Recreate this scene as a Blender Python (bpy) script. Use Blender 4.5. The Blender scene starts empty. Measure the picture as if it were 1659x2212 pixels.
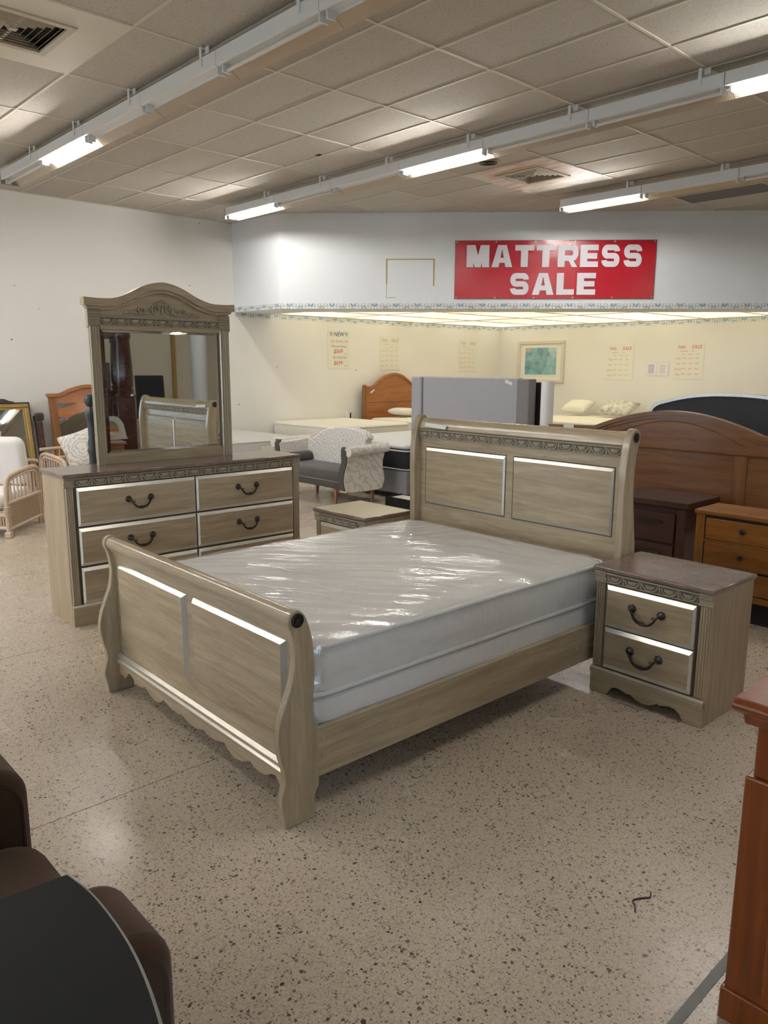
import bpy, bmesh, math, random
from mathutils import Vector, Matrix, noise
random.seed(7)
S = bpy.context.scene
COL = S.collection
# ------------------------------------------------------------------ camera
F_PX = 1655.686
cam_d = bpy.data.cameras.new('camera'); cam = bpy.data.objects.new('camera', cam_d); COL.objects.link(cam)
cam_d.sensor_fit = 'HORIZONTAL'; cam_d.sensor_width = 36.0; cam_d.lens = 36.0 * F_PX / 1659.0
cam_d.clip_start = 0.02; cam_d.clip_end = 200
FW = Vector((-0.71802051, 0.67060259, -0.18638325)); RT = Vector((0.68198803, 0.73135182, 0.00410461)); UP = Vector((-0.13906429, 0.12416395, 0.98246854))
CAM = Vector((0, 0, 1.700))
cam.matrix_world = Matrix(((RT.x, UP.x, -FW.x, CAM.x), (RT.y, UP.y, -FW.y, CAM.y), (RT.z, UP.z, -FW.z, CAM.z), (0, 0, 0, 1)))
S.camera = cam
# ------------------------------------------------------------------ sky, exposure
W = bpy.data.worlds.new('overcast_sky'); S.world = W; W.use_nodes = True
bg = W.node_tree.nodes['Background']; bg.inputs[0].default_value = (0.72, 0.85, 1.0, 1); bg.inputs[1].default_value = 3.8
S.view_settings.view_transform = 'Standard'; S.view_settings.look = 'None'; S.view_settings.gamma = 1; S.view_settings.use_curve_mapping = False
S.view_settings.exposure = 0.05
S.cycles.diffuse_bounces = 3; S.cycles.glossy_bounces = 3; S.cycles.max_bounces = 6
TUBE_POWER = 185.0
PANEL_POWER = 1.35
# ------------------------------------------------------------------ room numbers (metres)
HC = 4.045          # ceiling
GX, GY, DX, DY = -5.553, 3.975, 1.218, 0.6118    # ceiling grid origin and pitch
XL, XR, YF, YB = -11.643, 6.0, -7.0, 14.58
SOF = 2.602         # underside of the dropped soffit
# window light enters through the storefront behind the camera
WINS = [('x', -6.55, -2.75), ('x', -2.35, 1.45), ('y', -11.2, -7.6), ('y', -6.9, -3.3), ('y', -2.6, 1.0), ('y', 1.5, 5.3)]     # storefront: two windows in the right wall, four in the front wall
for ax, a0, a1 in WINS:
    ld = bpy.data.lights.new('window_portal', 'AREA'); lo = bpy.data.objects.new('window_portal', ld); COL.objects.link(lo)
    ld.shape = 'RECTANGLE'; ld.size = a1 - a0 - 0.1; ld.size_y = 2.4; ld.cycles.is_portal = True
    if ax == 'y': lo.location = ((a0 + a1) / 2, YF + 0.02, 1.75); lo.rotation_euler = (math.radians(90), 0, math.radians(180))
    else: lo.location = (XR - 0.02, (a0 + a1) / 2, 1.75); lo.rotation_euler = (math.radians(90), 0, math.radians(-90))

# ------------------------------------------------------------------ helpers
def setp(o, label=None, cat=None, group=None, kind=None):
    if label: o['label'] = label
    if cat: o['category'] = cat
    if group: o['group'] = group
    if kind: o['kind'] = kind
    return o

def thing(name, label, cat, loc=(0, 0, 0), rz=0.0, group=None, rot=None):
    o = bpy.data.objects.new(name, None); COL.objects.link(o); o.empty_display_size = 0.1
    o.location = loc; o.rotation_euler = rot if rot else (0, 0, rz)
    return setp(o, label, cat, group)

class MB:
    def __init__(s): s.v = []; s.f = []; s.uv = {}
    def add(s, vs, fs):
        b = len(s.v); s.v += [tuple(x) for x in vs]; s.f += [tuple(i + b for i in f) for f in fs]; return s
    def box(s, x0, x1, y0, y1, z0, z1):
        return s.add([(x0, y0, z0), (x1, y0, z0), (x1, y1, z0), (x0, y1, z0), (x0, y0, z1), (x1, y0, z1), (x1, y1, z1), (x0, y1, z1)],
                     [(0, 3, 2, 1), (4, 5, 6, 7), (0, 1, 5, 4), (1, 2, 6, 5), (2, 3, 7, 6), (3, 0, 4, 7)])
    def frustum(s, x0, x1, z0, z1, yb, yf, ch, cz=None):
        cz = cz or ch
        # raised panel facing -y: back rectangle at yb, smaller front rectangle at yf
        return s.add([(x0, yb, z0), (x1, yb, z0), (x1, yb, z1), (x0, yb, z1), (x0 + ch, yf, z0 + cz), (x1 - ch, yf, z0 + cz), (x1 - ch, yf, z1 - cz), (x0 + ch, yf, z1 - cz)],
                     [(4, 5, 6, 7), (0, 1, 5, 4), (1, 2, 6, 5), (2, 3, 7, 6), (3, 0, 4, 7), (3, 2, 1, 0)])
    def ext(s, pts, ax, a, b):
        # polygon pts extruded along axis ax: 'x' -> (y,z), 'y' -> (x,z), 'z' -> (x,y)
        m = {'x': lambda p, t: (t, p[0], p[1]), 'y': lambda p, t: (p[0], t, p[1]), 'z': lambda p, t: (p[0], p[1], t)}[ax]
        n = len(pts); vs = [m(p, a) for p in pts] + [m(p, b) for p in pts]
        return s.add(vs, [tuple(range(n)), tuple(range(2 * n - 1, n - 1, -1))] + [(i, (i + 1) % n, n + (i + 1) % n, n + i) for i in range(n)])
    def tube(s, path, r, n=8, closed=False):
        P = [Vector(p) for p in path]; m = len(P); rings = []
        rr = r if isinstance(r, (list, tuple)) else [r] * m
        up = None
        for i in range(m):
            t = (P[(i + 1) % m] - P[i - 1]) if closed else (P[min(i + 1, m - 1)] - P[max(i - 1, 0)])
            t.normalize()
            if up is None:
                up = Vector((0, 0, 1)) if abs(t.z) < 0.9 else Vector((1, 0, 0))
            a = t.cross(up); a.normalize(); c = a.cross(t); c.normalize(); up = c
            rings.append([P[i] + (a * math.cos(2 * math.pi * k / n) + c * math.sin(2 * math.pi * k / n)) * rr[i] for k in range(n)])
        vs = [v for g in rings for v in g]; fs = []
        for i in range(m if closed else m - 1):
            j = (i + 1) % m
            for k in range(n): fs.append((i * n + k, i * n + (k + 1) % n, j * n + (k + 1) % n, j * n + k))
        if not closed: fs += [tuple(range(n - 1, -1, -1)), tuple((m - 1) * n + k for k in range(n))]
        return s.add(vs, fs)
    def lathe(s, prof, c=(0, 0, 0), ax='z', n=16, lobes=0, amp=0.0):
        vs = []; m = len(prof)
        for r, z in prof:
            for k in range(n):
                a = 2 * math.pi * k / n; q = r * (1 + amp * math.cos(lobes * a)) if lobes else r
                x, y = q * math.cos(a), q * math.sin(a)
                vs.append({'z': (c[0] + x, c[1] + y, c[2] + z), 'y': (c[0] + x, c[1] + z, c[2] - y), 'x': (c[0] + z, c[1] + x, c[2] + y)}[ax])
        fs = [(i * n + k, i * n + (k + 1) % n, (i + 1) * n + (k + 1) % n, (i + 1) * n + k) for i in range(m - 1) for k in range(n)]
        fs += [tuple(range(n - 1, -1, -1)), tuple((m - 1) * n + k for k in range(n))]
        return s.add(vs, fs)
    def ell(s, c, rx, ry, rz, n=12, m=7, zmin=-1.0):
        vs = []
        for i in range(m + 1):
            t = math.asin(max(-1, min(1, zmin))) + (math.pi / 2 - math.asin(max(-1, min(1, zmin)))) * i / m
            for k in range(n):
                a = 2 * math.pi * k / n; vs.append((c[0] + rx * math.cos(t) * math.cos(a), c[1] + ry * math.cos(t) * math.sin(a), c[2] + rz * math.sin(t)))
        return s.add(vs, [(i * n + k, i * n + (k + 1) % n, (i + 1) * n + (k + 1) % n, (i + 1) * n + k) for i in range(m) for k in range(n)])
    def grid(s, fn, nu, nv, close_u=False):
        vs = [fn(i / nu, j / nv) for j in range(nv + 1) for i in range(nu + (0 if close_u else 1))]
        w = nu if close_u else nu + 1
        return s.add(vs, [(j * w + i, j * w + (i + 1) % w, (j + 1) * w + (i + 1) % w, (j + 1) * w + i) for j in range(nv) for i in range(nu)])
    def mesh(s, name, mat, smooth=None):
        me = bpy.data.meshes.new(name); me.from_pydata(s.v, [], s.f)
        bm = bmesh.new(); bm.from_mesh(me); bmesh.ops.recalc_face_normals(bm, faces=bm.faces); bm.to_mesh(me); bm.free()
        if mat: me.materials.append(mat)
        if smooth is not None:
            for p in me.polygons: p.use_smooth = True
            me.set_sharp_from_angle(angle=math.radians(smooth))
        return me
    def build(s, name, mat, parent=None, smooth=None, bevel=0, seg=2, loc=None, rot=None, kind=None, label=None, cat=None, group=None, subsurf=0, silver=None, alt=None):
        o = bpy.data.objects.new(name, s.mesh(name, mat, smooth)); COL.objects.link(o)
        if alt:
            o.data.materials.append(alt[0])
            for i in alt[1]: o.data.polygons[i].material_index = 1
        if silver:
            o.data.materials.append(M['silverglaze'])
            for i in silver: o.data.polygons[i].material_index = 1
        if parent: o.parent = parent
        if loc: o.location = loc
        if rot: o.rotation_euler = rot
        if bevel:
            b = o.modifiers.new('bevel', 'BEVEL'); b.width = bevel; b.segments = seg; b.limit_method = 'ANGLE'; b.angle_limit = math.radians(40)
            if seg > 1:
                for p in o.data.polygons: p.use_smooth = True
                o.data.set_sharp_from_angle(angle=math.radians(50))
                b.harden_normals = False
        if subsurf:
            q = o.modifiers.new('sub', 'SUBSURF'); q.levels = subsurf; q.render_levels = subsurf
        return setp(o, label, cat, group, kind)

def crom(pts, k=6, closed=False):
    # Catmull-Rom through 2D/3D points
    P = [Vector(p) for p in pts]; n = len(P); out = []
    for i in range(n if closed else n - 1):
        a, b, c, d = (P[(i - 1) % n], P[i], P[(i + 1) % n], P[(i + 2) % n]) if closed else (P[max(i - 1, 0)], P[i], P[i + 1], P[min(i + 2, n - 1)])
        for t in range(k):
            u = t / k; out.append(tuple(0.5 * ((2 * b) + (c - a) * u + (2 * a - 5 * b + 4 * c - d) * u * u + (3 * b - a - 3 * c + d) * u ** 3)))
    if not closed: out.append(tuple(P[-1]))
    return out

def rrect(x0, x1, y0, y1, r, k=4):
    out = []
    for cx, cy, a in ((x1 - r, y1 - r, 0), (x0 + r, y1 - r, 90), (x0 + r, y0 + r, 180), (x1 - r, y0 + r, 270)):
        for i in range(k + 1):
            t = math.radians(a + 90 * i / k); out.append((cx + r * math.cos(t), cy + r * math.sin(t)))
    return out

def copy_tree(o, parent=None):
    c = o.copy(); COL.objects.link(c)
    if parent: c.parent = parent
    for ch in list(o.children): copy_tree(ch, c)
    return c

def proj(p):
    d = Vector(p) - CAM; z = d.dot(FW)
    return None if z < 0.1 else (829.5 + F_PX * d.dot(RT) / z, 1106 - F_PX * d.dot(UP) / z)

# ------------------------------------------------------------------ materials
def nt(name):
    m = bpy.data.materials.new(name); m.use_nodes = True; t = m.node_tree
    return m, t, t.nodes['Principled BSDF'], t.nodes, t.links

def plain(name, col, rough=0.6, metal=0.0, noise_amt=0.0, scale=6.0, bump=0.0, bscale=40.0, spec=0.5, sheen=0.0):
    m, t, b, N, L = nt(name)
    b.inputs['Roughness'].default_value = rough; b.inputs['Metallic'].default_value = metal; b.inputs['Base Color'].default_value = (*col, 1)
    b.inputs['Specular IOR Level'].default_value = spec
    if sheen: b.inputs['Sheen Weight'].default_value = sheen
    tc = N.new('ShaderNodeTexCoord')
    if noise_amt:
        n = N.new('ShaderNodeTexNoise'); n.inputs['Scale'].default_value = scale; n.inputs['Detail'].default_value = 5
        L.new(tc.outputs['Object'], n.inputs['Vector'])
        mx = N.new('ShaderNodeMix'); mx.data_type = 'RGBA'; L.new(n.outputs['Fac'], mx.inputs['Factor'])
        mx.inputs['A'].default_value = (*[c * (1 - noise_amt) for c in col], 1); mx.inputs['B'].default_value = (*[min(1, c * (1 + noise_amt)) for c in col], 1)
        L.new(mx.outputs['Result'], b.inputs['Base Color'])
    if bump:
        n2 = N.new('ShaderNodeTexNoise'); n2.inputs['Scale'].default_value = bscale; n2.inputs['Detail'].default_value = 3
        L.new(tc.outputs['Object'], n2.inputs['Vector']); bp = N.new('ShaderNodeBump'); bp.inputs['Strength'].default_value = bump; bp.inputs['Distance'].default_value = 0.01
        L.new(n2.outputs['Fac'], bp.inputs['Height']); L.new(bp.outputs['Normal'], b.inputs['Normal'])
    return m

def ramp(N, stops):
    r = N.new('ShaderNodeValToRGB'); e = r.color_ramp.elements
    while len(e) < len(stops): e.new(0.5)
    for i, (p, c) in enumerate(stops): e[i].position = p; e[i].color = (*c, 1) if len(c) == 3 else c
    return r

def wood(name, c1, c2, axis='x', rough=0.26, scale=1.0, knots=True, contrast=1.0, coat=0.3):
    m, t, b, N, L = nt(name)
    tc = N.new('ShaderNodeTexCoord'); mp = N.new('ShaderNodeMapping')
    st = 1.1 * scale; ac = 13.0 * scale
    mp.inputs['Scale'].default_value = {'x': (st, ac, ac), 'y': (ac, st, ac), 'z': (ac, ac, st)}[axis]
    L.new(tc.outputs['Object'], mp.inputs['Vector'])
    n1 = N.new('ShaderNodeTexNoise'); n1.inputs['Scale'].default_value = 1.6; n1.inputs['Detail'].default_value = 7; n1.inputs['Roughness'].default_value = 0.62; n1.inputs['Distortion'].default_value = 0.7
    L.new(mp.outputs['Vector'], n1.inputs['Vector'])
    n2 = N.new('ShaderNodeTexNoise'); n2.inputs['Scale'].default_value = 9; n2.inputs['Detail'].default_value = 3
    L.new(mp.outputs['Vector'], n2.inputs['Vector'])
    ad = N.new('ShaderNodeMath'); ad.operation = 'MULTIPLY_ADD'; L.new(n2.outputs['Fac'], ad.inputs[0]); ad.inputs[1].default_value = 0.35; L.new(n1.outputs['Fac'], ad.inputs[2])
    mid = tuple((a + c) / 2 for a, c in zip(c1, c2))
    r = ramp(N, [(0.67 - 0.22 * contrast, c2), (0.67, mid), (0.67 + 0.2 * contrast, c1)]); L.new(ad.outputs[0], r.inputs['Fac'])
    col = r.outputs['Color']
    if knots:
        mk = N.new('ShaderNodeMapping'); mk.inputs['Scale'].default_value = {'x': (1.6, 3.6, 3.6), 'y': (3.6, 1.6, 3.6), 'z': (3.6, 3.6, 1.6)}[axis]
        L.new(tc.outputs['Object'], mk.inputs['Vector'])
        vo = N.new('ShaderNodeTexVoronoi'); vo.inputs['Scale'].default_value = 1.5 * scale; L.new(mk.outputs['Vector'], vo.inputs['Vector'])
        rk = ramp(N, [(0.0, (0.45, 0.42, 0.38)), (0.055, (1, 1, 1))]); L.new(vo.outputs['Distance'], rk.inputs['Fac'])
        mu = N.new('ShaderNodeMix'); mu.data_type = 'RGBA'; mu.blend_type = 'MULTIPLY'; mu.inputs['Factor'].default_value = 0.7
        L.new(col, mu.inputs['A']); L.new(rk.outputs['Color'], mu.inputs['B']); col = mu.outputs['Result']
    L.new(col, b.inputs['Base Color']); b.inputs['Roughness'].default_value = rough; b.inputs['Coat Weight'].default_value = coat; b.inputs['Coat Roughness'].default_value = 0.12
    bp = N.new('ShaderNodeBump'); bp.inputs['Strength'].default_value = 0.12; bp.inputs['Distance'].default_value = 0.004
    L.new(n2.outputs['Fac'], bp.inputs['Height']); L.new(bp.outputs['Normal'], b.inputs['Normal'])
    return m

def emit(name, col, power):
    m, t, b, N, L = nt(name); b.inputs['Base Color'].default_value = (0.9, 0.9, 0.9, 1)
    b.inputs['Emission Color'].default_value = (*col, 1); b.inputs['Emission Strength'].default_value = power
    return m

def speckle(name, base, dark, rough, scale=160, coat=0.0, big=None):
    m, t, b, N, L = nt(name); tc = N.new('ShaderNodeTexCoord')
    n = N.new('ShaderNodeTexNoise'); n.inputs['Scale'].default_value = scale; n.inputs['Detail'].default_value = 4; n.inputs['Roughness'].default_value = 0.7; L.new(tc.outputs['Object'], n.inputs['Vector'])
    r = ramp(N, [(0.38, dark), (0.6, base)]); L.new(n.outputs['Fac'], r.inputs['Fac'])
    n2 = N.new('ShaderNodeTexNoise'); n2.inputs['Scale'].default_value = 9; n2.inputs['Detail'].default_value = 6; L.new(tc.outputs['Object'], n2.inputs['Vector'])
    mx = N.new('ShaderNodeMix'); mx.data_type = 'RGBA'; r2 = ramp(N, [(0.45, (0, 0, 0)), (0.7, (1, 1, 1))]); L.new(n2.outputs['Fac'], r2.inputs['Fac']); L.new(r2.outputs['Color'], mx.inputs['Factor'])
    L.new(r.outputs['Color'], mx.inputs['A']); mx.inputs['B'].default_value = (*(big or base), 1)
    L.new(mx.outputs['Result'], b.inputs['Base Color']); b.inputs['Roughness'].default_value = rough; b.inputs['Coat Weight'].default_value = coat; b.inputs['Coat Roughness'].default_value = 0.05
    return m

def terrazzo():
    m, t, b, N, L = nt('terrazzo'); g = N.new('ShaderNodeNewGeometry')
    def chips(scale, thr, seed):
        mp = N.new('ShaderNodeMapping'); mp.inputs['Location'].default_value = (seed, seed * 2, 0); L.new(g.outputs['Position'], mp.inputs['Vector'])
        ns = N.new('ShaderNodeTexNoise'); ns.inputs['Scale'].default_value = scale * 0.9; ns.inputs['Detail'].default_value = 1; L.new(mp.outputs['Vector'], ns.inputs['Vector'])
        ma = N.new('ShaderNodeVectorMath'); ma.operation = 'MULTIPLY_ADD'; L.new(ns.outputs['Color'], ma.inputs[0]); ma.inputs[1].default_value = (0.9 / scale,) * 3; L.new(mp.outputs['Vector'], ma.inputs[2])
        v = N.new('ShaderNodeTexVoronoi'); v.voronoi_dimensions = '2D'; v.inputs['Scale'].default_value = scale; L.new(ma.outputs[0], v.inputs['Vector'])
        sp = N.new('ShaderNodeSeparateColor'); L.new(v.outputs['Color'], sp.inputs[0])
        lt = N.new('ShaderNodeMath'); lt.operation = 'LESS_THAN'; L.new(sp.outputs[0], lt.inputs[0]); lt.inputs[1].default_value = thr
        sz = N.new('ShaderNodeMath'); sz.operation = 'MULTIPLY_ADD'; L.new(sp.outputs[1], sz.inputs[0]); sz.inputs[1].default_value = 0.32; sz.inputs[2].default_value = 0.16
        dl = N.new('ShaderNodeMath'); dl.operation = 'LESS_THAN'; L.new(v.outputs['Distance'], dl.inputs[0]); L.new(sz.outputs[0], dl.inputs[1])
        mu = N.new('ShaderNodeMath'); mu.operation = 'MULTIPLY'; L.new(lt.outputs[0], mu.inputs[0]); L.new(dl.outputs[0], mu.inputs[1])
        return mu.outputs[0], sp.outputs[2]
    big = N.new('ShaderNodeTexNoise'); big.inputs['Scale'].default_value = 1.1; big.inputs['Detail'].default_value = 6; L.new(g.outputs['Position'], big.inputs['Vector'])
    rb = ramp(N, [(0.25, (0.50, 0.42, 0.335)), (0.75, (0.58, 0.495, 0.40))]); L.new(big.outputs['Fac'], rb.inputs['Fac'])
    fine = N.new('ShaderNodeTexNoise'); fine.inputs['Scale'].default_value = 110; fine.inputs['Detail'].default_value = 3; L.new(g.outputs['Position'], fine.inputs['Vector'])
    rf = ramp(N, [(0.35, (0.82, 0.81, 0.78)), (0.65, (1.1, 1.1, 1.1))]); L.new(fine.outputs['Fac'], rf.inputs['Fac'])
    mm = N.new('ShaderNodeMix'); mm.data_type = 'RGBA'; mm.blend_type = 'MULTIPLY'; mm.inputs['Factor'].default_value = 1; L.new(rb.outputs['Color'], mm.inputs['A']); L.new(rf.outputs['Color'], mm.inputs['B'])
    col = mm.outputs['Result']
    for scale, thr, seed, cc in ((190, 0.22, 3.1, ((0.26, 0.20, 0.15), (0.42, 0.35, 0.28))), (125, 0.22, 1.7, ((0.10, 0.075, 0.06), (0.30, 0.24, 0.19))), (72, 0.09, 9.2, ((0.05, 0.04, 0.035), (0.20, 0.155, 0.13)))):
        f, rnd = chips(scale, thr, seed)
        cm = N.new('ShaderNodeMix'); cm.data_type = 'RGBA'; L.new(rnd, cm.inputs['Factor']); cm.inputs['A'].default_value = (*cc[0], 1); cm.inputs['B'].default_value = (*cc[1], 1)
        mx = N.new('ShaderNodeMix'); mx.data_type = 'RGBA'; L.new(f, mx.inputs['Factor']); L.new(col, mx.inputs['A']); L.new(cm.outputs['Result'], mx.inputs['B']); col = mx.outputs['Result']
    L.new(col, b.inputs['Base Color'])
    rr = ramp(N, [(0.3, (0.2, 0.2, 0.2)), (0.7, (0.34, 0.34, 0.34))]); L.new(big.outputs['Fac'], rr.inputs['Fac']); L.new(rr.outputs['Color'], b.inputs['Roughness'])
    b.inputs['Specular IOR Level'].default_value = 0.45
    return m

def wall_paint(name, col, marks=0.0):
    m, t, b, N, L = nt(name); g = N.new('ShaderNodeNewGeometry')
    n = N.new('ShaderNodeTexNoise'); n.inputs['Scale'].default_value = 0.9; n.inputs['Detail'].default_value = 6; L.new(g.outputs['Position'], n.inputs['Vector'])
    r = ramp(N, [(0.3, tuple(c * 0.95 for c in col)), (0.7, col)]); L.new(n.outputs['Fac'], r.inputs['Fac']); out = r.outputs['Color']
    if marks:
        mp = N.new('ShaderNodeMapping'); mp.inputs['Scale'].default_value = (1, 1.5, 2.2); L.new(g.outputs['Position'], mp.inputs['Vector'])
        v = N.new('ShaderNodeTexVoronoi'); v.inputs['Scale'].default_value = 1.6; L.new(mp.outputs['Vector'], v.inputs['Vector'])
        n3 = N.new('ShaderNodeTexNoise'); n3.inputs['Scale'].default_value = 26; L.new(g.outputs['Position'], n3.inputs['Vector'])
        ad = N.new('ShaderNodeMath'); ad.operation = 'MULTIPLY_ADD'; L.new(n3.outputs['Fac'], ad.inputs[0]); ad.inputs[1].default_value = 0.10; L.new(v.outputs['Distance'], ad.inputs[2])
        lt = N.new('ShaderNodeMath'); lt.operation = 'LESS_THAN'; L.new(ad.outputs[0], lt.inputs[0]); lt.inputs[1].default_value = marks
        mx = N.new('ShaderNodeMix'); mx.data_type = 'RGBA'; L.new(lt.outputs[0], mx.inputs['Factor']); L.new(out, mx.inputs['A']); mx.inputs['B'].default_value = (0.25, 0.22, 0.19, 1); out = mx.outputs['Result']
    L.new(out, b.inputs['Base Color']); b.inputs['Roughness'].default_value = 0.75
    return m

def tile_mat():
    m, t, b, N, L = nt('ceiling_tile'); tc = N.new('ShaderNodeTexCoord'); oi = N.new('ShaderNodeObjectInfo'); g = N.new('ShaderNodeNewGeometry')
    n = N.new('ShaderNodeTexNoise'); n.inputs['Scale'].default_value = 75; n.inputs['Detail'].default_value = 4; L.new(g.outputs['Position'], n.inputs['Vector'])
    r = ramp(N, [(0.30, (0.36, 0.33, 0.285)), (0.42, (0.54, 0.505, 0.455)), (0.7, (0.58, 0.545, 0.495))]); L.new(n.outputs['Fac'], r.inputs['Fac'])
    rt = ramp(N, [(0, (0.88, 0.87, 0.86)), (0.5, (0.97, 0.95, 0.93)), (1, (1.05, 1.06, 1.07))]); L.new(oi.outputs['Random'], rt.inputs['Fac'])
    mu = N.new('ShaderNodeMix'); mu.data_type = 'RGBA'; mu.blend_type = 'MULTIPLY'; mu.inputs['Factor'].default_value = 1; L.new(r.outputs['Color'], mu.inputs['A']); L.new(rt.outputs['Color'], mu.inputs['B'])
    L.new(mu.outputs['Result'], b.inputs['Base Color']); b.inputs['Roughness'].default_value = 0.9
    return m

def border_mat():
    # wallpaper border: rows of small rainbow arcs; u runs in metres along the strip, v 0..1 across it
    m, t, b, N, L = nt('wallpaper_border'); uv = N.new('ShaderNodeUVMap'); sp = N.new('ShaderNodeSeparateXYZ'); L.new(uv.outputs[0], sp.inputs[0])
    def M(op, a, c=None, d=None):
        n = N.new('ShaderNodeMath'); n.operation = op
        for i, q in enumerate((a, c, d)):
            if q is None: continue
            if isinstance(q, (int, float)): n.inputs[i].default_value = q
            else: L.new(q, n.inputs[i])
        return n.outputs[0]
    col = None
    def arcs(period, shift, vy, r0, rw, colr, base):
        u = M('SUBTRACT', M('FRACT', M('DIVIDE', M('ADD', sp.outputs[0], shift), period)), 0.5)
        du = M('MULTIPLY', u, period / 0.085); dv = M('SUBTRACT', sp.outputs[1], vy)
        rr = M('SQRT', M('ADD', M('MULTIPLY', du, du), M('MULTIPLY', dv, dv)))
        f = M('LESS_THAN', M('ABSOLUTE', M('SUBTRACT', rr, r0)), rw)
        mx = N.new('ShaderNodeMix'); mx.data_type = 'RGBA'; L.new(f, mx.inputs['Factor'])
        if base is None: mx.inputs['A'].default_value = (0.80, 0.80, 0.78, 1)
        else: L.new(base, mx.inputs['A'])
        mx.inputs['B'].default_value = (*colr, 1); return mx.outputs['Result']
    col = arcs(0.10, 0.0, 0.75, 0.30, 0.09, (0.48, 0.50, 0.52), col)
    col = arcs(0.10, 0.05, 0.2, 0.32, 0.09, (0.55, 0.56, 0.55), col)
    col = arcs(0.34, 0.0, 0.95, 0.42, 0.10, (0.16, 0.33, 0.55), col)
    col = arcs(0.34, 0.0, 0.95, 0.22, 0.08, (0.35, 0.60, 0.66), col)
    col = arcs(0.34, 0.17, 0.0, 0.40, 0.10, (0.22, 0.42, 0.56), col)
    col = arcs(0.51, 0.1, 0.0, 0.22, 0.07, (0.70, 0.36, 0.30), col)
    L.new(col, b.inputs['Base Color']); b.inputs['Roughness'].default_value = 0.6
    return m

def mirror_mat():
    return plain('mirror_glass', (0.86, 0.88, 0.87), 0.015, 1.0)

def plastic_film():
    m, t, b, N, L = nt('clear_plastic_film'); N.remove(b); out = N['Material Output']
    tr = N.new('ShaderNodeBsdfTransparent'); tr.inputs[0].default_value = (0.97, 0.97, 0.97, 1)
    gl = N.new('ShaderNodeBsdfGlossy'); gl.inputs['Roughness'].default_value = 0.075; gl.inputs[0].default_value = (1, 1, 1, 1)
    fr = N.new('ShaderNodeLayerWeight'); fr.inputs['Blend'].default_value = 0.5
    tc = N.new('ShaderNodeTexCoord'); mp = N.new('ShaderNodeMapping'); mp.inputs['Rotation'].default_value = (0, 0, math.radians(-48)); mp.inputs['Scale'].default_value = (5, 42, 20)
    L.new(tc.outputs['Object'], mp.inputs['Vector']); n = N.new('ShaderNodeTexNoise'); n.inputs['Scale'].default_value = 1.0; n.inputs['Detail'].default_value = 5; n.inputs['Distortion'].default_value = 0.8; L.new(mp.outputs['Vector'], n.inputs['Vector'])
    bp = N.new('ShaderNodeBump'); bp.inputs['Strength'].default_value = 0.35; bp.inputs['Distance'].default_value = 0.01; L.new(n.outputs['Fac'], bp.inputs['Height'])
    L.new(bp.outputs['Normal'], gl.inputs['Normal'])
    mx = N.new('ShaderNodeMixShader'); pw = N.new('ShaderNodeMath'); pw.operation = 'POWER'; L.new(fr.outputs['Facing'], pw.inputs[0]); pw.inputs[1].default_value = 4.0; ma = N.new('ShaderNodeMath'); ma.operation = 'MULTIPLY_ADD'; L.new(pw.outputs[0], ma.inputs[0]); ma.inputs[1].default_value = 0.45; ma.inputs[2].default_value = 0.15; ma.use_clamp = True
    L.new(ma.outputs[0], mx.inputs[0]); L.new(tr.outputs[0], mx.inputs[1]); L.new(gl.outputs[0], mx.inputs[2]); L.new(mx.outputs[0], out.inputs['Surface'])
    return m

def window_glass():
    m, t, b, N, L = nt('window_glass'); N.remove(b); out = N['Material Output']
    tr = N.new('ShaderNodeBsdfTransparent'); tr.inputs[0].default_value = (0.92, 0.95, 0.95, 1); gl = N.new('ShaderNodeBsdfGlossy'); gl.inputs['Roughness'].default_value = 0.0
    mx = N.new('ShaderNodeMixShader'); mx.inputs[0].default_value = 0.06; L.new(tr.outputs[0], mx.inputs[1]); L.new(gl.outputs[0], mx.inputs[2]); L.new(mx.outputs[0], out.inputs['Surface'])
    return m

def fabric_leaf(name, base, dark):
    m, t, b, N, L = nt(name); tc = N.new('ShaderNodeTexCoord')
    w = N.new('ShaderNodeTexWave'); w.wave_type = 'RINGS'; w.rings_direction = 'SPHERICAL'; w.inputs['Scale'].default_value = 9.0; w.inputs['Distortion'].default_value = 7; w.inputs['Detail'].default_value = 2; w.inputs['Detail Scale'].default_value = 1.6
    L.new(tc.outputs['Object'], w.inputs['Vector']); r = ramp(N, [(0.25, dark), (0.45, base)]); L.new(w.outputs['Fac'], r.inputs['Fac'])
    L.new(r.outputs['Color'], b.inputs['Base Color']); b.inputs['Roughness'].default_value = 0.85
    return m

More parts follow.
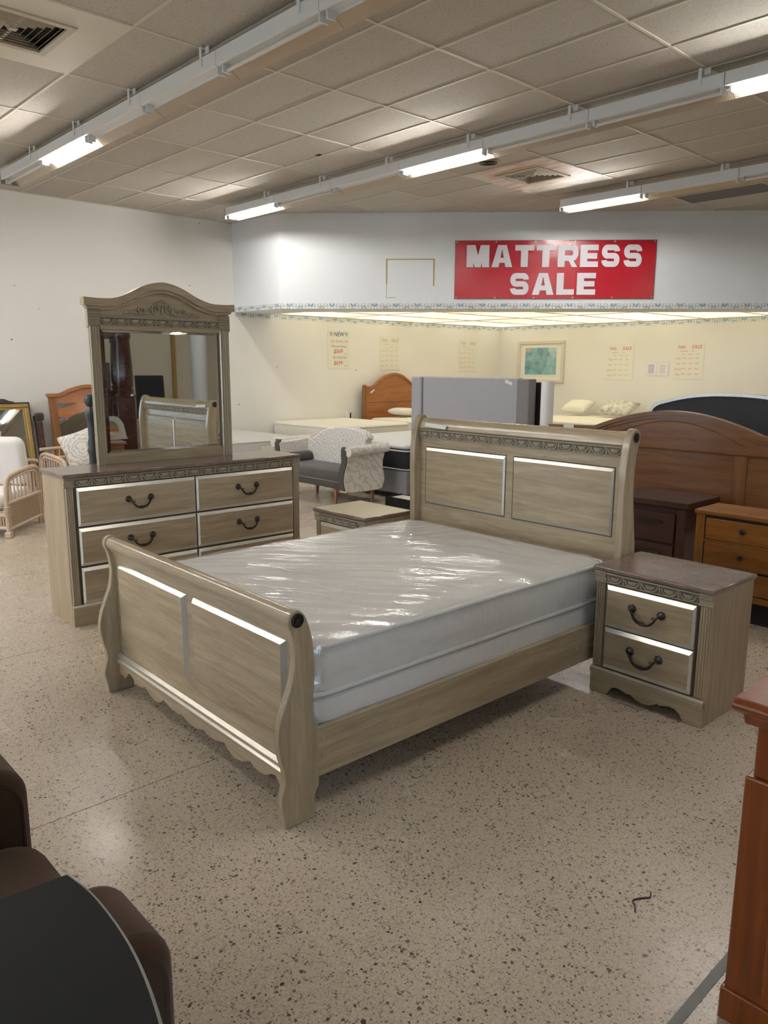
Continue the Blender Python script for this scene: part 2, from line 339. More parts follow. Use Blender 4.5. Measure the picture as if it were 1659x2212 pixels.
OAK1, OAK2 = (0.46, 0.36, 0.235), (0.285, 0.212, 0.132)
M = dict(
    oak_x=wood('washed_oak_x', OAK1, OAK2, 'x'), oak_z=wood('washed_oak_z', OAK1, OAK2, 'z'), oak_y=wood('washed_oak_y', OAK1, OAK2, 'y'),
    oak_side=wood('washed_oak_side', (0.45, 0.345, 0.225), (0.32, 0.24, 0.15), 'z', 0.45),
    carved=plain('carved_taupe', (0.33, 0.275, 0.20), 0.36, 0, 0.22, 30),
    glaze=plain('dark_glaze', (0.15, 0.118, 0.082), 0.5), silverglaze=plain('silver_glaze', (0.72, 0.69, 0.62), 0.27, 0.62, 0.08, 25), groove=plain('groove_brown', (0.10, 0.075, 0.05), 0.6),
    stone=speckle('brown_stone_top', (0.20, 0.145, 0.11), (0.10, 0.075, 0.06), 0.14, 170, 0.1, (0.23, 0.15, 0.12)),
    pewter=plain('dark_pewter', (0.055, 0.05, 0.048), 0.38, 0.8, 0.3, 60),
    mirror=mirror_mat(), white=plain('white_enamel', (0.82, 0.84, 0.86), 0.35), bar=plain('ceiling_bar', (0.66, 0.60, 0.50), 0.6, 0, 0.1, 5),
    tile=tile_mat(), floor=terrazzo(), wall=wall_paint('cream_wall', (0.82, 0.795, 0.755), 0.082), wallr=wall_paint('cream_wall_plain', (0.80, 0.77, 0.71), 0.05), soffit=wall_paint('white_soffit', (0.83, 0.85, 0.88)),
    border=border_mat(), film=plastic_film(), glass=window_glass(),
    tick=plain('white_ticking', (0.80, 0.79, 0.77), 0.8, 0, 0.04, 20, 0.3, 30), tickside=plain('grey_ticking', (0.62, 0.60, 0.58), 0.8, 0, 0.06, 14), cream=plain('cream_fabric', (0.80, 0.76, 0.66), 0.85, 0, 0.04, 10, 0.2, 20), piping=plain('white_piping', (0.85, 0.84, 0.82), 0.7),
    grey=plain('grey_linen', (0.36, 0.36, 0.385), 0.9, 0, 0.12, 60, 0.2, 200), greyd=plain('grey_linen_dark', (0.22, 0.20, 0.20), 0.9, 0, 0.15, 60), black=plain('black_fabric', (0.012, 0.013, 0.018), 0.7, 0, 0.2, 40), navy=plain('black_knit', (0.02, 0.023, 0.032), 0.8, 0, 0.3, 50),
    brown=plain('brown_corduroy', (0.060, 0.033, 0.021), 0.98, 0, 0.3, 6, 0.15, 260, spec=0.1, sheen=0.15), darkgrey=plain('charcoal_velvet', (0.060, 0.054, 0.050), 0.85, 0, 0.3, 7, sheen=0.2), leaf=fabric_leaf('leaf_fabric', (0.76, 0.71, 0.64), (0.60, 0.55, 0.49)), leafp=fabric_leaf('striped_leaf_fabric', (0.78, 0.75, 0.70), (0.56, 0.54, 0.52)),
    blacktop=plain('black_laminate', (0.010, 0.011, 0.011), 0.6, 0, 0.3, 5, spec=0.15), rimgrey=plain('grey_edge_band', (0.22, 0.24, 0.23), 0.5),
    cherry=wood('cherry_wood', (0.215, 0.092, 0.033), (0.115, 0.046, 0.017), 'x', 0.28, 0.7, False, 1.0, 0.3), cherryz=wood('cherry_wood_z', (0.215, 0.092, 0.033), (0.115, 0.046, 0.017), 'z', 0.28, 0.7, False, 1.0, 0.3),
    mahog=wood('mahogany_wood', (0.055, 0.014, 0.008), (0.025, 0.007, 0.005), 'x', 0.25, 0.7, False, 1.0, 0.4), espresso=wood('espresso_wood', (0.060, 0.020, 0.010), (0.03, 0.010, 0.005), 'x', 0.45, 0.8, False, 1.0, 0.0),
    honey=wood('honey_wood', (0.29, 0.115, 0.02), (0.17, 0.062, 0.011), 'x', 0.3, 0.7, False, 0.8, 0.2), honeyz=wood('honey_wood_z', (0.29, 0.115, 0.02), (0.17, 0.062, 0.011), 'z', 0.3, 0.7, False, 0.8, 0.2),
    amber=wood('amber_wood', (0.25, 0.058, 0.008), (0.13, 0.028, 0.005), 'z', 0.3, 0.6, False, 0.8, 0.15), pine=wood('knotty_pine', (0.42, 0.16, 0.045), (0.27, 0.09, 0.024), 'y', 0.3, 0.8, True, 0.9, 0.3), pineleg=wood('leg_wood', (0.36, 0.15, 0.05), (0.22, 0.08, 0.03), 'z', 0.3, 1.0, False),
    rattan=plain('pale_rattan', (0.60, 0.46, 0.35), 0.4, 0, 0.2, 25), cane=plain('woven_cane', (0.50, 0.39, 0.28), 0.6, 0, 0.3, 60), cushion=plain('white_cushion', (0.78, 0.75, 0.73), 0.85, 0, 0.03, 8, 0.25, 9), ink=plain('slate_post_paint', (0.035, 0.04, 0.05), 0.4, 0, 0.2, 20),
    gold=plain('antique_gold', (0.38, 0.26, 0.09), 0.35, 0.75, 0.35, 60, 0.5, 90), dark=plain('dark_stain', (0.022, 0.013, 0.011), 0.4), silver=plain('silver_leaf', (0.55, 0.54, 0.52), 0.3, 0.8, 0.15, 30), red=plain('red_vinyl', (0.52, 0.012, 0.028), 0.22, 0, 0.05, 3, 0.25, 2.2), textw=plain('white_print', (0.80, 0.76, 0.82), 0.5), paper=plain('poster_paper', (0.78, 0.75, 0.66), 0.8), tape=plain('masking_tape', (0.72, 0.70, 0.62), 0.7, 0, 0.08, 40), tan=plain('tan_tape', (0.50, 0.36, 0.17), 0.7),
    inkr=plain('red_marker', (0.62, 0.16, 0.14), 0.8), inkb=plain('blue_marker', (0.10, 0.13, 0.27), 0.8), inkg=plain('faded_marker', (0.46, 0.42, 0.40), 0.8), inkp=plain('faded_red_marker', (0.66, 0.40, 0.34), 0.8),
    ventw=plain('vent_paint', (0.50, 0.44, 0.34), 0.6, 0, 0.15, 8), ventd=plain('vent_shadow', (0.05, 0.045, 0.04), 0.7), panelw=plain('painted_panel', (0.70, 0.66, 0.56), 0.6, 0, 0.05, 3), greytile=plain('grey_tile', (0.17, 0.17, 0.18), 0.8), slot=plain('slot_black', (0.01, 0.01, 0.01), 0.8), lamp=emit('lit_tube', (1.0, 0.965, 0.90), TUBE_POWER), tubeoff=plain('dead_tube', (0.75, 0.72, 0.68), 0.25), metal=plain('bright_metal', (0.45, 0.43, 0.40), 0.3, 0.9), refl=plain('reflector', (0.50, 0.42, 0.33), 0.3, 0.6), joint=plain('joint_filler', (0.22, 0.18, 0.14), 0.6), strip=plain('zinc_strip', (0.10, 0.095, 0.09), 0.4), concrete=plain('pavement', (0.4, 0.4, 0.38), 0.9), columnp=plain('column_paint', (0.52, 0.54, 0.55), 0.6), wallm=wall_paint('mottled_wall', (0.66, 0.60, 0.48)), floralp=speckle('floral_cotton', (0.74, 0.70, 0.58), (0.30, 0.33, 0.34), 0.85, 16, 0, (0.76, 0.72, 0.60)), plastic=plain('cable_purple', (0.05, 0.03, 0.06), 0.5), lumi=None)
# ================================================================== ROOM
def st(name, mb, mat, **k):
    return mb.build(name, mat, kind='structure', **k)

# floor: terrazzo bays between divider strips, joints recessed
fl = MB().box(XL - 0.2, XR + 0.2, YF - 0.2, YB + 0.2, -0.15, -0.006)
floor = st('floor', fl, M['joint'])
xs = [XL, -10.24, -8.38, -6.51, -4.65, -2.78, -0.74, 1.15, 3.05, XR]; ys = [YF, -2.4, 5.125, 11.0, YB]
for i in range(len(xs) - 1):
    for j in range(len(ys) - 1):
        g = 0.002
        MB().box(xs[i] + g, xs[i + 1] - g, ys[j] + g, ys[j + 1] - g, -0.02, 0).build('slab', M['floor'], floor)
MB().box(-0.755, -0.727, YF, YB, -0.004, 0.0015).build('divider_strip', M['strip'], floor)

# walls
w = MB().box(XL - 0.2, XL, YF - 0.2, YB + 0.2, 0, HC + 0.3); wl = st('wall_left', w, M['wall'])
w = MB().box(XL, XR, YB, YB + 0.2, 0, HC + 0.3); wb = st('wall_back', w, M['wallr'])
def holes(lo, hi, spans, put):
    c = lo
    for a0, a1 in spans: put(c, a0, 0.5, 3.0); c = a1
    put(c, hi, 0.5, 3.0); put(lo, hi, 0, 0.5); put(lo, hi, 3.0, HC + 0.3)
w = MB(); holes(YF - 0.2, YB + 0.2, [(a0, a1) for ax, a0, a1 in WINS if ax == 'x'], lambda a0, a1, z0, z1: w.box(XR, XR + 0.2, a0, a1, z0, z1)); st('wall_right', w, M['wallm'])
w2 = MB(); holes(XL, XR, [(a0, a1) for ax, a0, a1 in WINS if ax == 'y'], lambda a0, a1, z0, z1: w2.box(a0, a1, YF - 0.2, YF, z0, z1)); st('wall_front', w2, M['wallr'])
for k, (ax, a, b_) in enumerate(WINS):
    def bar(a0, a1, z0, z1, t0=0.06, t1=0.12): return (a0, a1, YF - t1, YF - t0, z0, z1) if ax == 'y' else (XR + t0, XR + t1, a0, a1, z0, z1)
    wo = MB().box(*bar(a, b_, 0.5, 0.57)).box(*bar(a, b_, 2.93, 3.0)).box(*bar(a, a + 0.07, 0.57, 2.93)).box(*bar(b_ - 0.07, b_, 0.57, 2.93)).box(*bar((a + b_) / 2 - 0.03, (a + b_) / 2 + 0.03, 0.57, 2.93))
    wf = st('window_%d' % (k + 1), wo, M['metal'])
    for x0, x1 in ((a + 0.07, (a + b_) / 2 - 0.03), ((a + b_) / 2 + 0.03, b_ - 0.07)): MB().box(*bar(x0, x1, 0.57, 2.93, 0.085, 0.095)).build('pane', M['glass'], wf)
st('pavement_outside', MB().box(XL - 10, XR + 30, YF - 30, YF - 0.2, -0.2, -0.05).box(XR + 0.2, XR + 30, YF - 0.2, YB + 10, -0.2, -0.05), M['concrete'])

# ceiling: T-bar grid, tiles as single pieces
cb = MB()
i0, i1 = -10, 5; j0, j1 = -18, 18
X = lambda i: GX - i * DX
Y = lambda j: GY + j * DY
for i in range(i0, i1 + 1): cb.box(max(X(i) - 0.011, XL), X(i) + 0.011, YF, YB, HC - 0.004, HC + 0.02)
for j in range(j0, j1 + 1):
    if YF < Y(j) < YB: cb.box(XL, XR, Y(j) - 0.011, Y(j) + 0.011, HC - 0.003, HC + 0.02)
cb.box(XL - 0.2, XR + 0.2, YF - 0.2, YB + 0.2, HC + 0.25, HC + 0.3)
cb.box(XL, XL + 0.025, YF, 7.4, HC - 0.005, HC + 0.02)
ceil = st('ceiling', cb, M['bar'])
tile_me = MB().box(-DX / 2 + 0.002, DX / 2 - 0.002, -DY / 2 + 0.002, DY / 2 - 0.002, 0.0, 0.015).mesh('tile', M['tile'])
grey_me = MB().box(-DX / 2 + 0.002, DX / 2 - 0.002, -DY / 2 + 0.002, DY / 2 - 0.002, 0.0, 0.015).mesh('grey_tile', M['greytile'])
rest = MB(); cand = []
def cut(i, j): return (i == 0 and j in (6, 7, -4, -3))
for i in range(i0, i1):
    for j in range(j0, j1):
        if cut(i, j): continue
        xa, xb, ya, yb = X(i + 1), X(i), Y(j), Y(j + 1)
        if xa > XR or ya > YB or yb < YF: continue
        P = [proj((x, y, HC)) for x in (xa, xb) for y in (ya, yb)]
        vis = any(p and -20 < p[0] < 1680 and -20 < p[1] < 480 for p in P)
        # behind the soffit nothing shows
        if (xa + xb) / 2 + 10.4 < ((ya + yb) / 2 - 7.4) * 1.045 - 0.9: vis = False
        if vis: cand.append((i, j))
        else: rest.box(max(xa, XL) + 0.002, min(xb, XR) - 0.002, max(ya, YF) + 0.002, min(yb, YB) - 0.002, HC + 0.004, HC + 0.019)
print('ceiling tiles in view', len(cand))
for i, j in cand[:300]:
    o = bpy.data.objects.new('grey_tile' if (i, j) == (-1, 11) else 'tile', grey_me if (i, j) == (-1, 11) else tile_me); COL.objects.link(o); o.parent = ceil
    o.location = ((X(i) + X(i + 1)) / 2, (Y(j) + Y(j + 1)) / 2, HC + 0.004)
for i, j in cand[300:]: rest.box(X(i + 1) + 0.002, X(i) - 0.002, Y(j) + 0.002, Y(j + 1) - 0.002, HC + 0.004, HC + 0.019)
rest.build('tiles_out_of_view', M['tile'], ceil, kind='stuff')
# small square hole in a tile
MB().box(-7.33, -7.25, 5.75, 5.83, HC + 0.001, HC + 0.0035).build('tile_hole', M['slot'], ceil)

# dropped soffit across the corner
SP0, SP1, SP2 = Vector((XL, 7.345)), Vector((-10.40, 7.40)), Vector((-2.93, 14.58))
tv = (SP2 - SP1).normalized(); nv = Vector((tv.y, -tv.x))
b1 = SP1 - nv * 0.12; q = (7.46)
sf = MB().ext([(XL, 7.345), (SP1.x, SP1.y), (SP2.x, SP2.y), (SP2.x - 0.17, SP2.y), (SP1.x - 0.05, SP1.y + 0.12), (XL, 7.465)], 'z', SOF + 0.03, HC + 0.01)
lipw = 0.75
sf.ext([(XL, 7.345), (SP1.x, SP1.y), (SP2.x, SP2.y), (SP2.x - lipw * 1.42, SP2.y), (SP1.x - 0.31, SP1.y + lipw), (XL, 7.345 + lipw)], 'z', SOF, SOF + 0.03)
sof = st('wall_soffit', sf, M['soffit'])
# wallpaper borders
def border(name, p, q, z0, z1, off=0.002):
    p, q = Vector(p), Vector(q); d = (q - p); Ln = d.length; d.normalize(); n = Vector((d.y, -d.x)) * off
    me = bpy.data.meshes.new(name)
    vs = []
    for o in (1.0, 0.1):
        vs += [(p.x + n.x * o, p.y + n.y * o, z0), (q.x + n.x * o, q.y + n.y * o, z0), (q.x + n.x * o, q.y + n.y * o, z1), (p.x + n.x * o, p.y + n.y * o, z1)]
    me.from_pydata(vs, [], [(0, 1, 2, 3), (7, 6, 5, 4), (0, 4, 5, 1), (1, 5, 6, 2), (2, 6, 7, 3), (3, 7, 4, 0)])
    uv = me.uv_layers.new(name='UVMap'); c = {0: (0, 0), 1: (Ln, 0), 2: (Ln, 1), 3: (0, 1)}
    for lp in me.loops: uv.data[lp.index].uv = c[lp.vertex_index % 4]
    me.materials.append(M['border']); o = bpy.data.objects.new(name, me); COL.objects.link(o); o['kind'] = 'structure'; return o
border('trim_1', SP0, SP1, SOF, SOF + 0.082)
border('trim_2', SP1, SP2, SOF, SOF + 0.082)
border('trim_3', (XL, 7.36), (XL, YB), SOF - 0.075, SOF - 0.001)
border('trim_4', (XL, YB), (-2.9, YB), SOF - 0.075, SOF - 0.001)

# luminous ceiling of the alcove: backlit diffuser panels in a bar grid, clipped at the soffit lip
m, t, b, N, L = nt('diffuser_panel'); g = N.new('ShaderNodeNewGeometry'); mp = N.new('ShaderNodeMapping'); mp.inputs['Scale'].default_value = (0.35, 5.5, 1); L.new(g.outputs['Position'], mp.inputs['Vector'])
n = N.new('ShaderNodeTexNoise'); n.inputs['Scale'].default_value = 1.3; n.inputs['Detail'].default_value = 3; L.new(mp.outputs['Vector'], n.inputs['Vector'])
r = ramp(N, [(0.32, (0.50, 0.43, 0.26)), (0.5, (0.85, 0.77, 0.54)), (0.68, (1.0, 0.95, 0.78))]); L.new(n.outputs['Fac'], r.inputs['Fac'])
L.new(r.outputs['Color'], b.inputs['Emission Color']); b.inputs['Emission Strength'].default_value = PANEL_POWER; b.inputs['Base Color'].default_value = (0.75, 0.70, 0.50, 1); b.inputs['Roughness'].default_value = 0.4
M['lumi'] = m
def clip(poly, a, n_):
    out = []
    for k in range(len(poly)):
        p, q = Vector(poly[k]), Vector(poly[(k + 1) % len(poly)]); dp, dq = (p - a).dot(n_), (q - a).dot(n_)
        if dp >= 0: out.append(tuple(p))
        if (dp >= 0) != (dq >= 0): out.append(tuple(p + (q - p) * (dp / (dp - dq))))
    return out
lipa = SP1 - nv * (lipw - 0.1)
lg = MB(); PW, PL = 2.44, 1.22
lum = thing('luminous_ceiling', 'backlit yellow diffuser ceiling under the white soffit', 'ceiling light', (0, 0, 0)) if False else None
grid_o = MB()
pans = []
nx, ny = 8, 4
for i in range(nx):
    for j in range(ny):
        x0, y0 = XL + i * PL, YB - (j + 1) * PW
        pl = [(x0, y0), (x0 + PL, y0), (x0 + PL, y0 + PW), (x0, y0 + PW)]
        pl = clip(pl, lipa, -nv); pl = clip(pl, Vector((XL, 7.345 + lipw - 0.1)), Vector((0, 1))) if len(pl) > 2 else pl
        if len(pl) < 3: continue
        pans.append(pl)
lb = MB()
for i in range(nx + 1):
    x0 = XL + i * PL; ya = max(8.0, SP1.y + (x0 - SP1.x) * tv.y / tv.x + (lipw - 0.05) * 1.42)
    if ya < YB: lb.box(x0 - 0.012 if i else x0, x0 + 0.012, ya, YB, SOF + 0.006, SOF + 0.03)
for j in range(ny + 1):
    y0 = YB - j * PW; xb = min(SP1.x + (y0 - SP1.y) * tv.x / tv.y - (lipw - 0.05) * 1.42, SP2.x)
    if xb > XL + 0.2: lb.box(XL, xb, y0 - 0.012, y0 + 0.012, SOF + 0.007, SOF + 0.03)
lume = st('ceiling_alcove', lb, M['bar'])
for pl in pans: MB().ext(pl, 'z', SOF + 0.02, SOF + 0.028).build('diffuser', M['lumi'], lume)

# ------------------------------------------------------------------ fluorescent rows
def fixture(x, y, lit, dead, label, end=False, hang=True):
    t = thing('fluorescent_fixture', label, 'light fixture', (x, y, HC), 0, 'ceiling fluorescent fixtures')
    Ln = DX
    h = MB().ext([(-0.005, -0.078), (-0.005, -0.175), (0.012, -0.180), (0.012, -0.168), (0.115, -0.168), (0.115, -0.180), (0.132, -0.175), (0.132, -0.078)], 'x', 0.003, Ln - 0.003)
    h.build('housing', M['white'], t)
    MB().box(0.003, Ln - 0.003, -0.008, 0.135, -0.085, -0.078).build('top_lip', M['white'], t)
    MB().ext([(0.125, -0.176), (0.205, -0.226), (0.208, -0.222), (0.127, -0.17)], 'x', 0.003, Ln - 0.003).build('reflector', M['refl'], t)
    for sx in (0.03, Ln - 0.045): MB().box(sx, sx + 0.015, 0.03, 0.10, -0.222, -0.168).build('lamp_socket', M['white'], t)
    if lit or dead:
        tb = MB(); tb.lathe([(0.012, 0), (0.0165, 0.006), (0.0165, Ln - 0.096), (0.012, Ln - 0.09)], (0.045, 0.065, -0.205), 'x', 12)
        tb.build('tube', M['lamp'] if lit else M['tubeoff'], t, smooth=40)
    if hang:
        hb = MB().box(Ln - 0.215, Ln - 0.185, -0.012, -0.008, -0.135, -0.001).box(Ln - 0.215, Ln - 0.185, -0.008, 0.05, -0.006, -0.002).box(Ln - 0.18, Ln - 0.13, 0.02, 0.024, -0.05, -0.001)
        hb.build('hanger', M['white'], t)
    if end: MB().box(-0.008, 0.003, -0.008, 0.208, -0.226, -0.078).build('end_plate', M['metal'], t)
    return t
ORD = ['first', 'second', 'third', 'fourth', 'fifth', 'sixth', 'seventh', 'eighth', 'ninth', 'tenth', 'eleventh', 'twelfth', 'thirteenth']
rows = [(3.30, -10.21, 13, 'row beside the cream-panelled vent', {1: 1, 7: 1}, (0, 4, 6)),
        (6.40, -10.26, 13, 'row through the picture centre', {0: 1, 3: 1, 6: 1, 10: 1}, (1, 4, 5)),
        (9.42, -6.53, 10, 'row nearest the red banner', {0: 1, 5: 1}, (2,)),
        (0.24, -10.2, 13, 'added row out of view left of the picture', {0: 1, 1: 1, 2: 1, 3: 1}, (5,)),  # unseen row, added to light the foreground and the footboard bevels
        (-2.82, -10.2, 13, 'added row out of view behind the photographer', {1: 1, 2: 1, 3: 1, 4: 1}, (5,))]  # second unseen row, its lit tubes placed for highlights on the mouldings
for ry, rx, nn, txt, lit, dead in rows:
    for k in range(nn):
        l = k in lit
        fixture(rx + k * DX, ry - 0.02, l, k in dead, '%s fluorescent fixture, %s from far left, %s' % ('lit' if l else 'unlit', ORD[k], txt), end=(k == 0))
# ------------------------------------------------------------------ vents, speaker
def vent(xc, yc, label, pink):
    t = thing('ceiling_vent', label, 'air vent', (xc, yc, HC), 0, 'square ceiling vents')
    if pink:
        m, tt, b, N, L = nt('pink_stained_panel'); tc = N.new('ShaderNodeTexCoord'); mp = N.new('ShaderNodeMapping'); mp.inputs['Scale'].default_value = (3.0, 9.0, 1); mp.inputs['Rotation'].default_value = (0, 0, 0.7); L.new(tc.outputs['Object'], mp.inputs['Vector'])
        n = N.new('ShaderNodeTexNoise'); n.inputs['Scale'].default_value = 0.9; L.new(mp.outputs['Vector'], n.inputs['Vector']); r = ramp(N, [(0.42, (0.70, 0.66, 0.58)), (0.62, (0.62, 0.40, 0.30))]); L.new(n.outputs['Fac'], r.inputs['Fac']); L.new(r.outputs['Color'], b.inputs['Base Color']); b.inputs['Roughness'].default_value = 0.6
    else: m = M['panelw']
    pn = MB(); e = 0.285
    for q in ((-DX / 2, DX / 2, -DY, -e), (-DX / 2, DX / 2, e, DY), (-DX / 2, -e, -e, e), (e, DX / 2, -e, e)): pn.box(*q, -0.006, 0.004)
    pn.build('panel', m, t)
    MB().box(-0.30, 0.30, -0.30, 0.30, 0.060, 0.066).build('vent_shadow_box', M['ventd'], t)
    for k in range(6):
        a = 0.280 - k * 0.046; bb = a - 0.028; za = 0.024; zb = -0.012
        f = MB()
        f.add([(-a, -a, za), (a, -a, za), (a, a, za), (-a, a, za), (-bb, -bb, zb), (bb, -bb, zb), (bb, bb, zb), (-bb, bb, zb), (-a, -a, za + 0.003), (a, -a, za + 0.003), (a, a, za + 0.003), (-a, a, za + 0.003), (-bb, -bb, zb + 0.003), (bb, -bb, zb + 0.003), (bb, bb, zb + 0.003), (-bb, bb, zb + 0.003)],
              [(0, 1, 5, 4), (1, 2, 6, 5), (2, 3, 7, 6), (3, 0, 4, 7), (8, 12, 13, 9), (9, 13, 14, 10), (10, 14, 15, 11), (11, 15, 12, 8), (0, 8, 9, 1), (1, 9, 10, 2), (2, 10, 11, 3), (3, 11, 8, 0), (4, 5, 13, 12), (5, 6, 14, 13), (6, 7, 15, 14), (7, 4, 12, 15)])
        f.build('louver_ring', M['ventw'], t)
    MB().box(-0.028, 0.028, -0.028, 0.028, -0.012, 0.06).build('centre_block', M['ventw'], t)
    fr = MB()
    for q in ((-0.33, 0.33, -0.33, -0.28), (-0.33, 0.33, 0.28, 0.33), (-0.33, -0.28, -0.28, 0.28), (0.28, 0.33, -0.28, 0.28)): fr.box(*q, -0.018, -0.006)
    fr.build('frame', M['ventw'], t)
vent((X(0) + X(1)) / 2, Y(7), 'square air vent in a pink-stained panel above the red banner', True)
vent((X(0) + X(1)) / 2, Y(-3), 'square air vent in a cream panel at the top left corner', False)
t = thing('ceiling_speaker', 'round tan speaker grille in the ceiling beside the pink-stained vent', 'speaker', (-6.146, 7.38, HC))
MB().lathe([(0.14, 0.0), (0.14, -0.008), (0.125, -0.014), (0.12, -0.008)], (0, 0, 0), 'z', 24).build('rim', M['ventw'], t, smooth=30)
for k in range(4): MB().tube([(0.025 * (k + 1) * math.cos(a * math.pi / 12), 0.025 * (k + 1) * math.sin(a * math.pi / 12), -0.01) for a in range(24)], 0.006, 5, True).build('grille_ring', M['ventd'], t)
# ================================================================== BEDROOM SET
def egg_strip(mb, x0, x1, y, z0, z1, n, side=1, depth=0.013):
    # egg-and-dart moulding facing -y between x0..x1, z0..z1, on plane y
    h = z1 - z0; p = (x1 - x0) / n
    mb.box(x0, x1, y, y + 0.012, z0, z1)
    mb.tube([(x0, y - 0.001, z1 - 0.005), (x1, y - 0.001, z1 - 0.005)], 0.005, 6); mb.tube([(x0, y, z0 + 0.003), (x1, y, z0 + 0.003)], 0.003, 6)
    for k in range(n):
        c = x0 + (k + 0.5) * p
        vs = []; nu, nv_ = 10, 5; zc = z0 + h * 0.72
        for i in range(nv_ + 1):
            t = math.pi / 2 * i / nv_
            for q in range(nu + 1):
                a = math.pi + math.pi * q / nu
                vs.append((c + p * 0.29 * math.cos(a) * math.cos(t), y - depth * math.sin(t) - 0.001, zc + h * 0.50 * math.sin(a) * math.cos(t)))
        mb.add(vs, [(i * (nu + 1) + q, i * (nu + 1) + q + 1, (i + 1) * (nu + 1) + q + 1, (i + 1) * (nu + 1) + q) for i in range(nv_) for q in range(nu)])
        top = [(c - p * 0.29, y - 0.001, zc), (c + p * 0.29, y - 0.001, zc), (c + p * 0.22, y - depth * 0.8, zc + h * 0.04), (c - p * 0.22, y - depth * 0.8, zc + h * 0.04)]
        mb.add(top, [(0, 1, 2, 3)])
        mb.tube([(c + p * 0.40 * math.cos(a), y - 0.003, zc + h * 0.60 * math.sin(a)) for a in [math.pi + math.pi * q / 10 for q in range(11)]], [0.003] + [0.0045] * 9 + [0.003], 5)
        if k < n - 1:
            d = c + p / 2
            mb.add([(d - p * 0.07, y - 0.001, z0 + 0.004), (d + p * 0.07, y - 0.001, z0 + 0.004), (d + p * 0.04, y - 0.001, z1 - h * 0.2), (d - p * 0.04, y - 0.001, z1 - h * 0.2), (d, y - 0.010, z0 + h * 0.35)], [(0, 1, 4), (1, 2, 4), (2, 3, 4), (3, 0, 4)])
            mb.ell((d, y - 0.004, z1 - h * 0.24), p * 0.05, 0.005, p * 0.05, 6, 3)
    return mb

def cap_block(mb, x0, x1, y, z0, z1):
    # profiled capital block above a fluted pilaster
    h = z1 - z0
    mb.ext([(y + 0.015, z0), (y - 0.004, z0), (y - 0.010, z0 + h * 0.10), (y - 0.010, z0 + h * 0.18), (y - 0.003, z0 + h * 0.24), (y - 0.005, z0 + h * 0.45), (y - 0.014, z0 + h * 0.68), (y - 0.016, z0 + h * 0.78), (y - 0.009, z0 + h * 0.80), (y - 0.013, z0 + h * 0.90), (y - 0.009, z1), (y + 0.015, z1)], 'x', x0, x1)
    return mb

def flutes(mb, x0, x1, y, z0, z1, n=4, d=0.005):
    mb.box(x0, x1, y, y + 0.012, z0, z1); p = (x1 - x0) / n
    for k in range(n):
        c = x0 + (k + 0.5) * p; mb.ext([(c - p * 0.34, y), (c - p * 0.2, y - d), (c + p * 0.2, y - d), (c + p * 0.34, y)], 'z', z0, z1)
    return mb

def handle(parent, x, z, y, w=0.158):
    # antique bail pull: two rosettes and a drooping scrolled bail
    r = w / 2
    rb = MB()
    for s in (-1, 1):
        rb.lathe([(0.022, 0.0), (0.0215, -0.005), (0.014, -0.010), (0.013, -0.013), (0.009, -0.018), (0.003, -0.021)], (x + s * r, y, z), 'y', 24, 8, 0.10)
    pts = [(x - r, y - 0.018, z - 0.002), (x - r * 0.92, y - 0.026, z - 0.006), (x - r * 0.78, y - 0.030, z - 0.022), (x - r * 0.62, y - 0.031, z - 0.040), (x - r * 0.40, y - 0.031, z - 0.053), (x - r * 0.16, y - 0.031, z - 0.058)]
    pts = pts + [(2 * x - a, b_, c) for a, b_, c in reversed(pts)]
    path = crom(pts, 4); n = len(path)
    rad = [0.0055 + 0.003 * max(0, math.cos((i / (n - 1) - 0.5) * 5.0)) for i in range(n)]
    rb.tube(path, rad, 7)
    for s in (-1, 1):
        rb.lathe([(0.004, -0.006), (0.0095, -0.004), (0.0095, 0.004), (0.004, 0.006)], (x + s * r * 0.16, y - 0.031, z - 0.058), 'x', 8)
        rb.lathe([(0.004, -0.004), (0.008, -0.002), (0.008, 0.002), (0.004, 0.004)], (x + s * r * 0.36, y - 0.031, z - 0.054), 'x', 8)
        rb.tube([(x + s * r * 0.80, y - 0.030, z - 0.018), (x + s * r * 0.66, y - 0.032, z - 0.010), (x + s * r * 0.58, y - 0.032, z - 0.016), (x + s * r * 0.64, y - 0.032, z - 0.023)], 0.003, 6)
    rb.lathe([(0.004, -0.007), (0.011, -0.003), (0.011, 0.003), (0.004, 0.007)], (x, y - 0.031, z - 0.058), 'x', 8)
    return rb.build('handle', M['pewter'], parent, smooth=45)

def drawer(parent, x0, x1, z0, z1, y=-0.004, hx=None, ch=0.017, mat='oak_x'):
    d = MB().frustum(x0, x1, z0, z1, y - 0.006, y - 0.016, 0.012, 0.022).box(x0 + 0.001, x1 - 0.001, y - 0.006, y + 0.02, z0 + 0.001, z1 - 0.001).build('drawer', M[mat], parent, silver=[1, 2, 3, 4])
    handle(d, hx if hx is not None else (x0 + x1) / 2, (z0 + z1) / 2 + 0.021, y - 0.016)
    return d

def scallop(W_, z0, ztop, feet, shape):
    # apron outline from the left foot over a scalloped lower edge to the right foot
    return [(0, ztop), (0, z0), (feet, z0)] + shape + [(W_ - feet, z0), (W_, z0), (W_, ztop)]

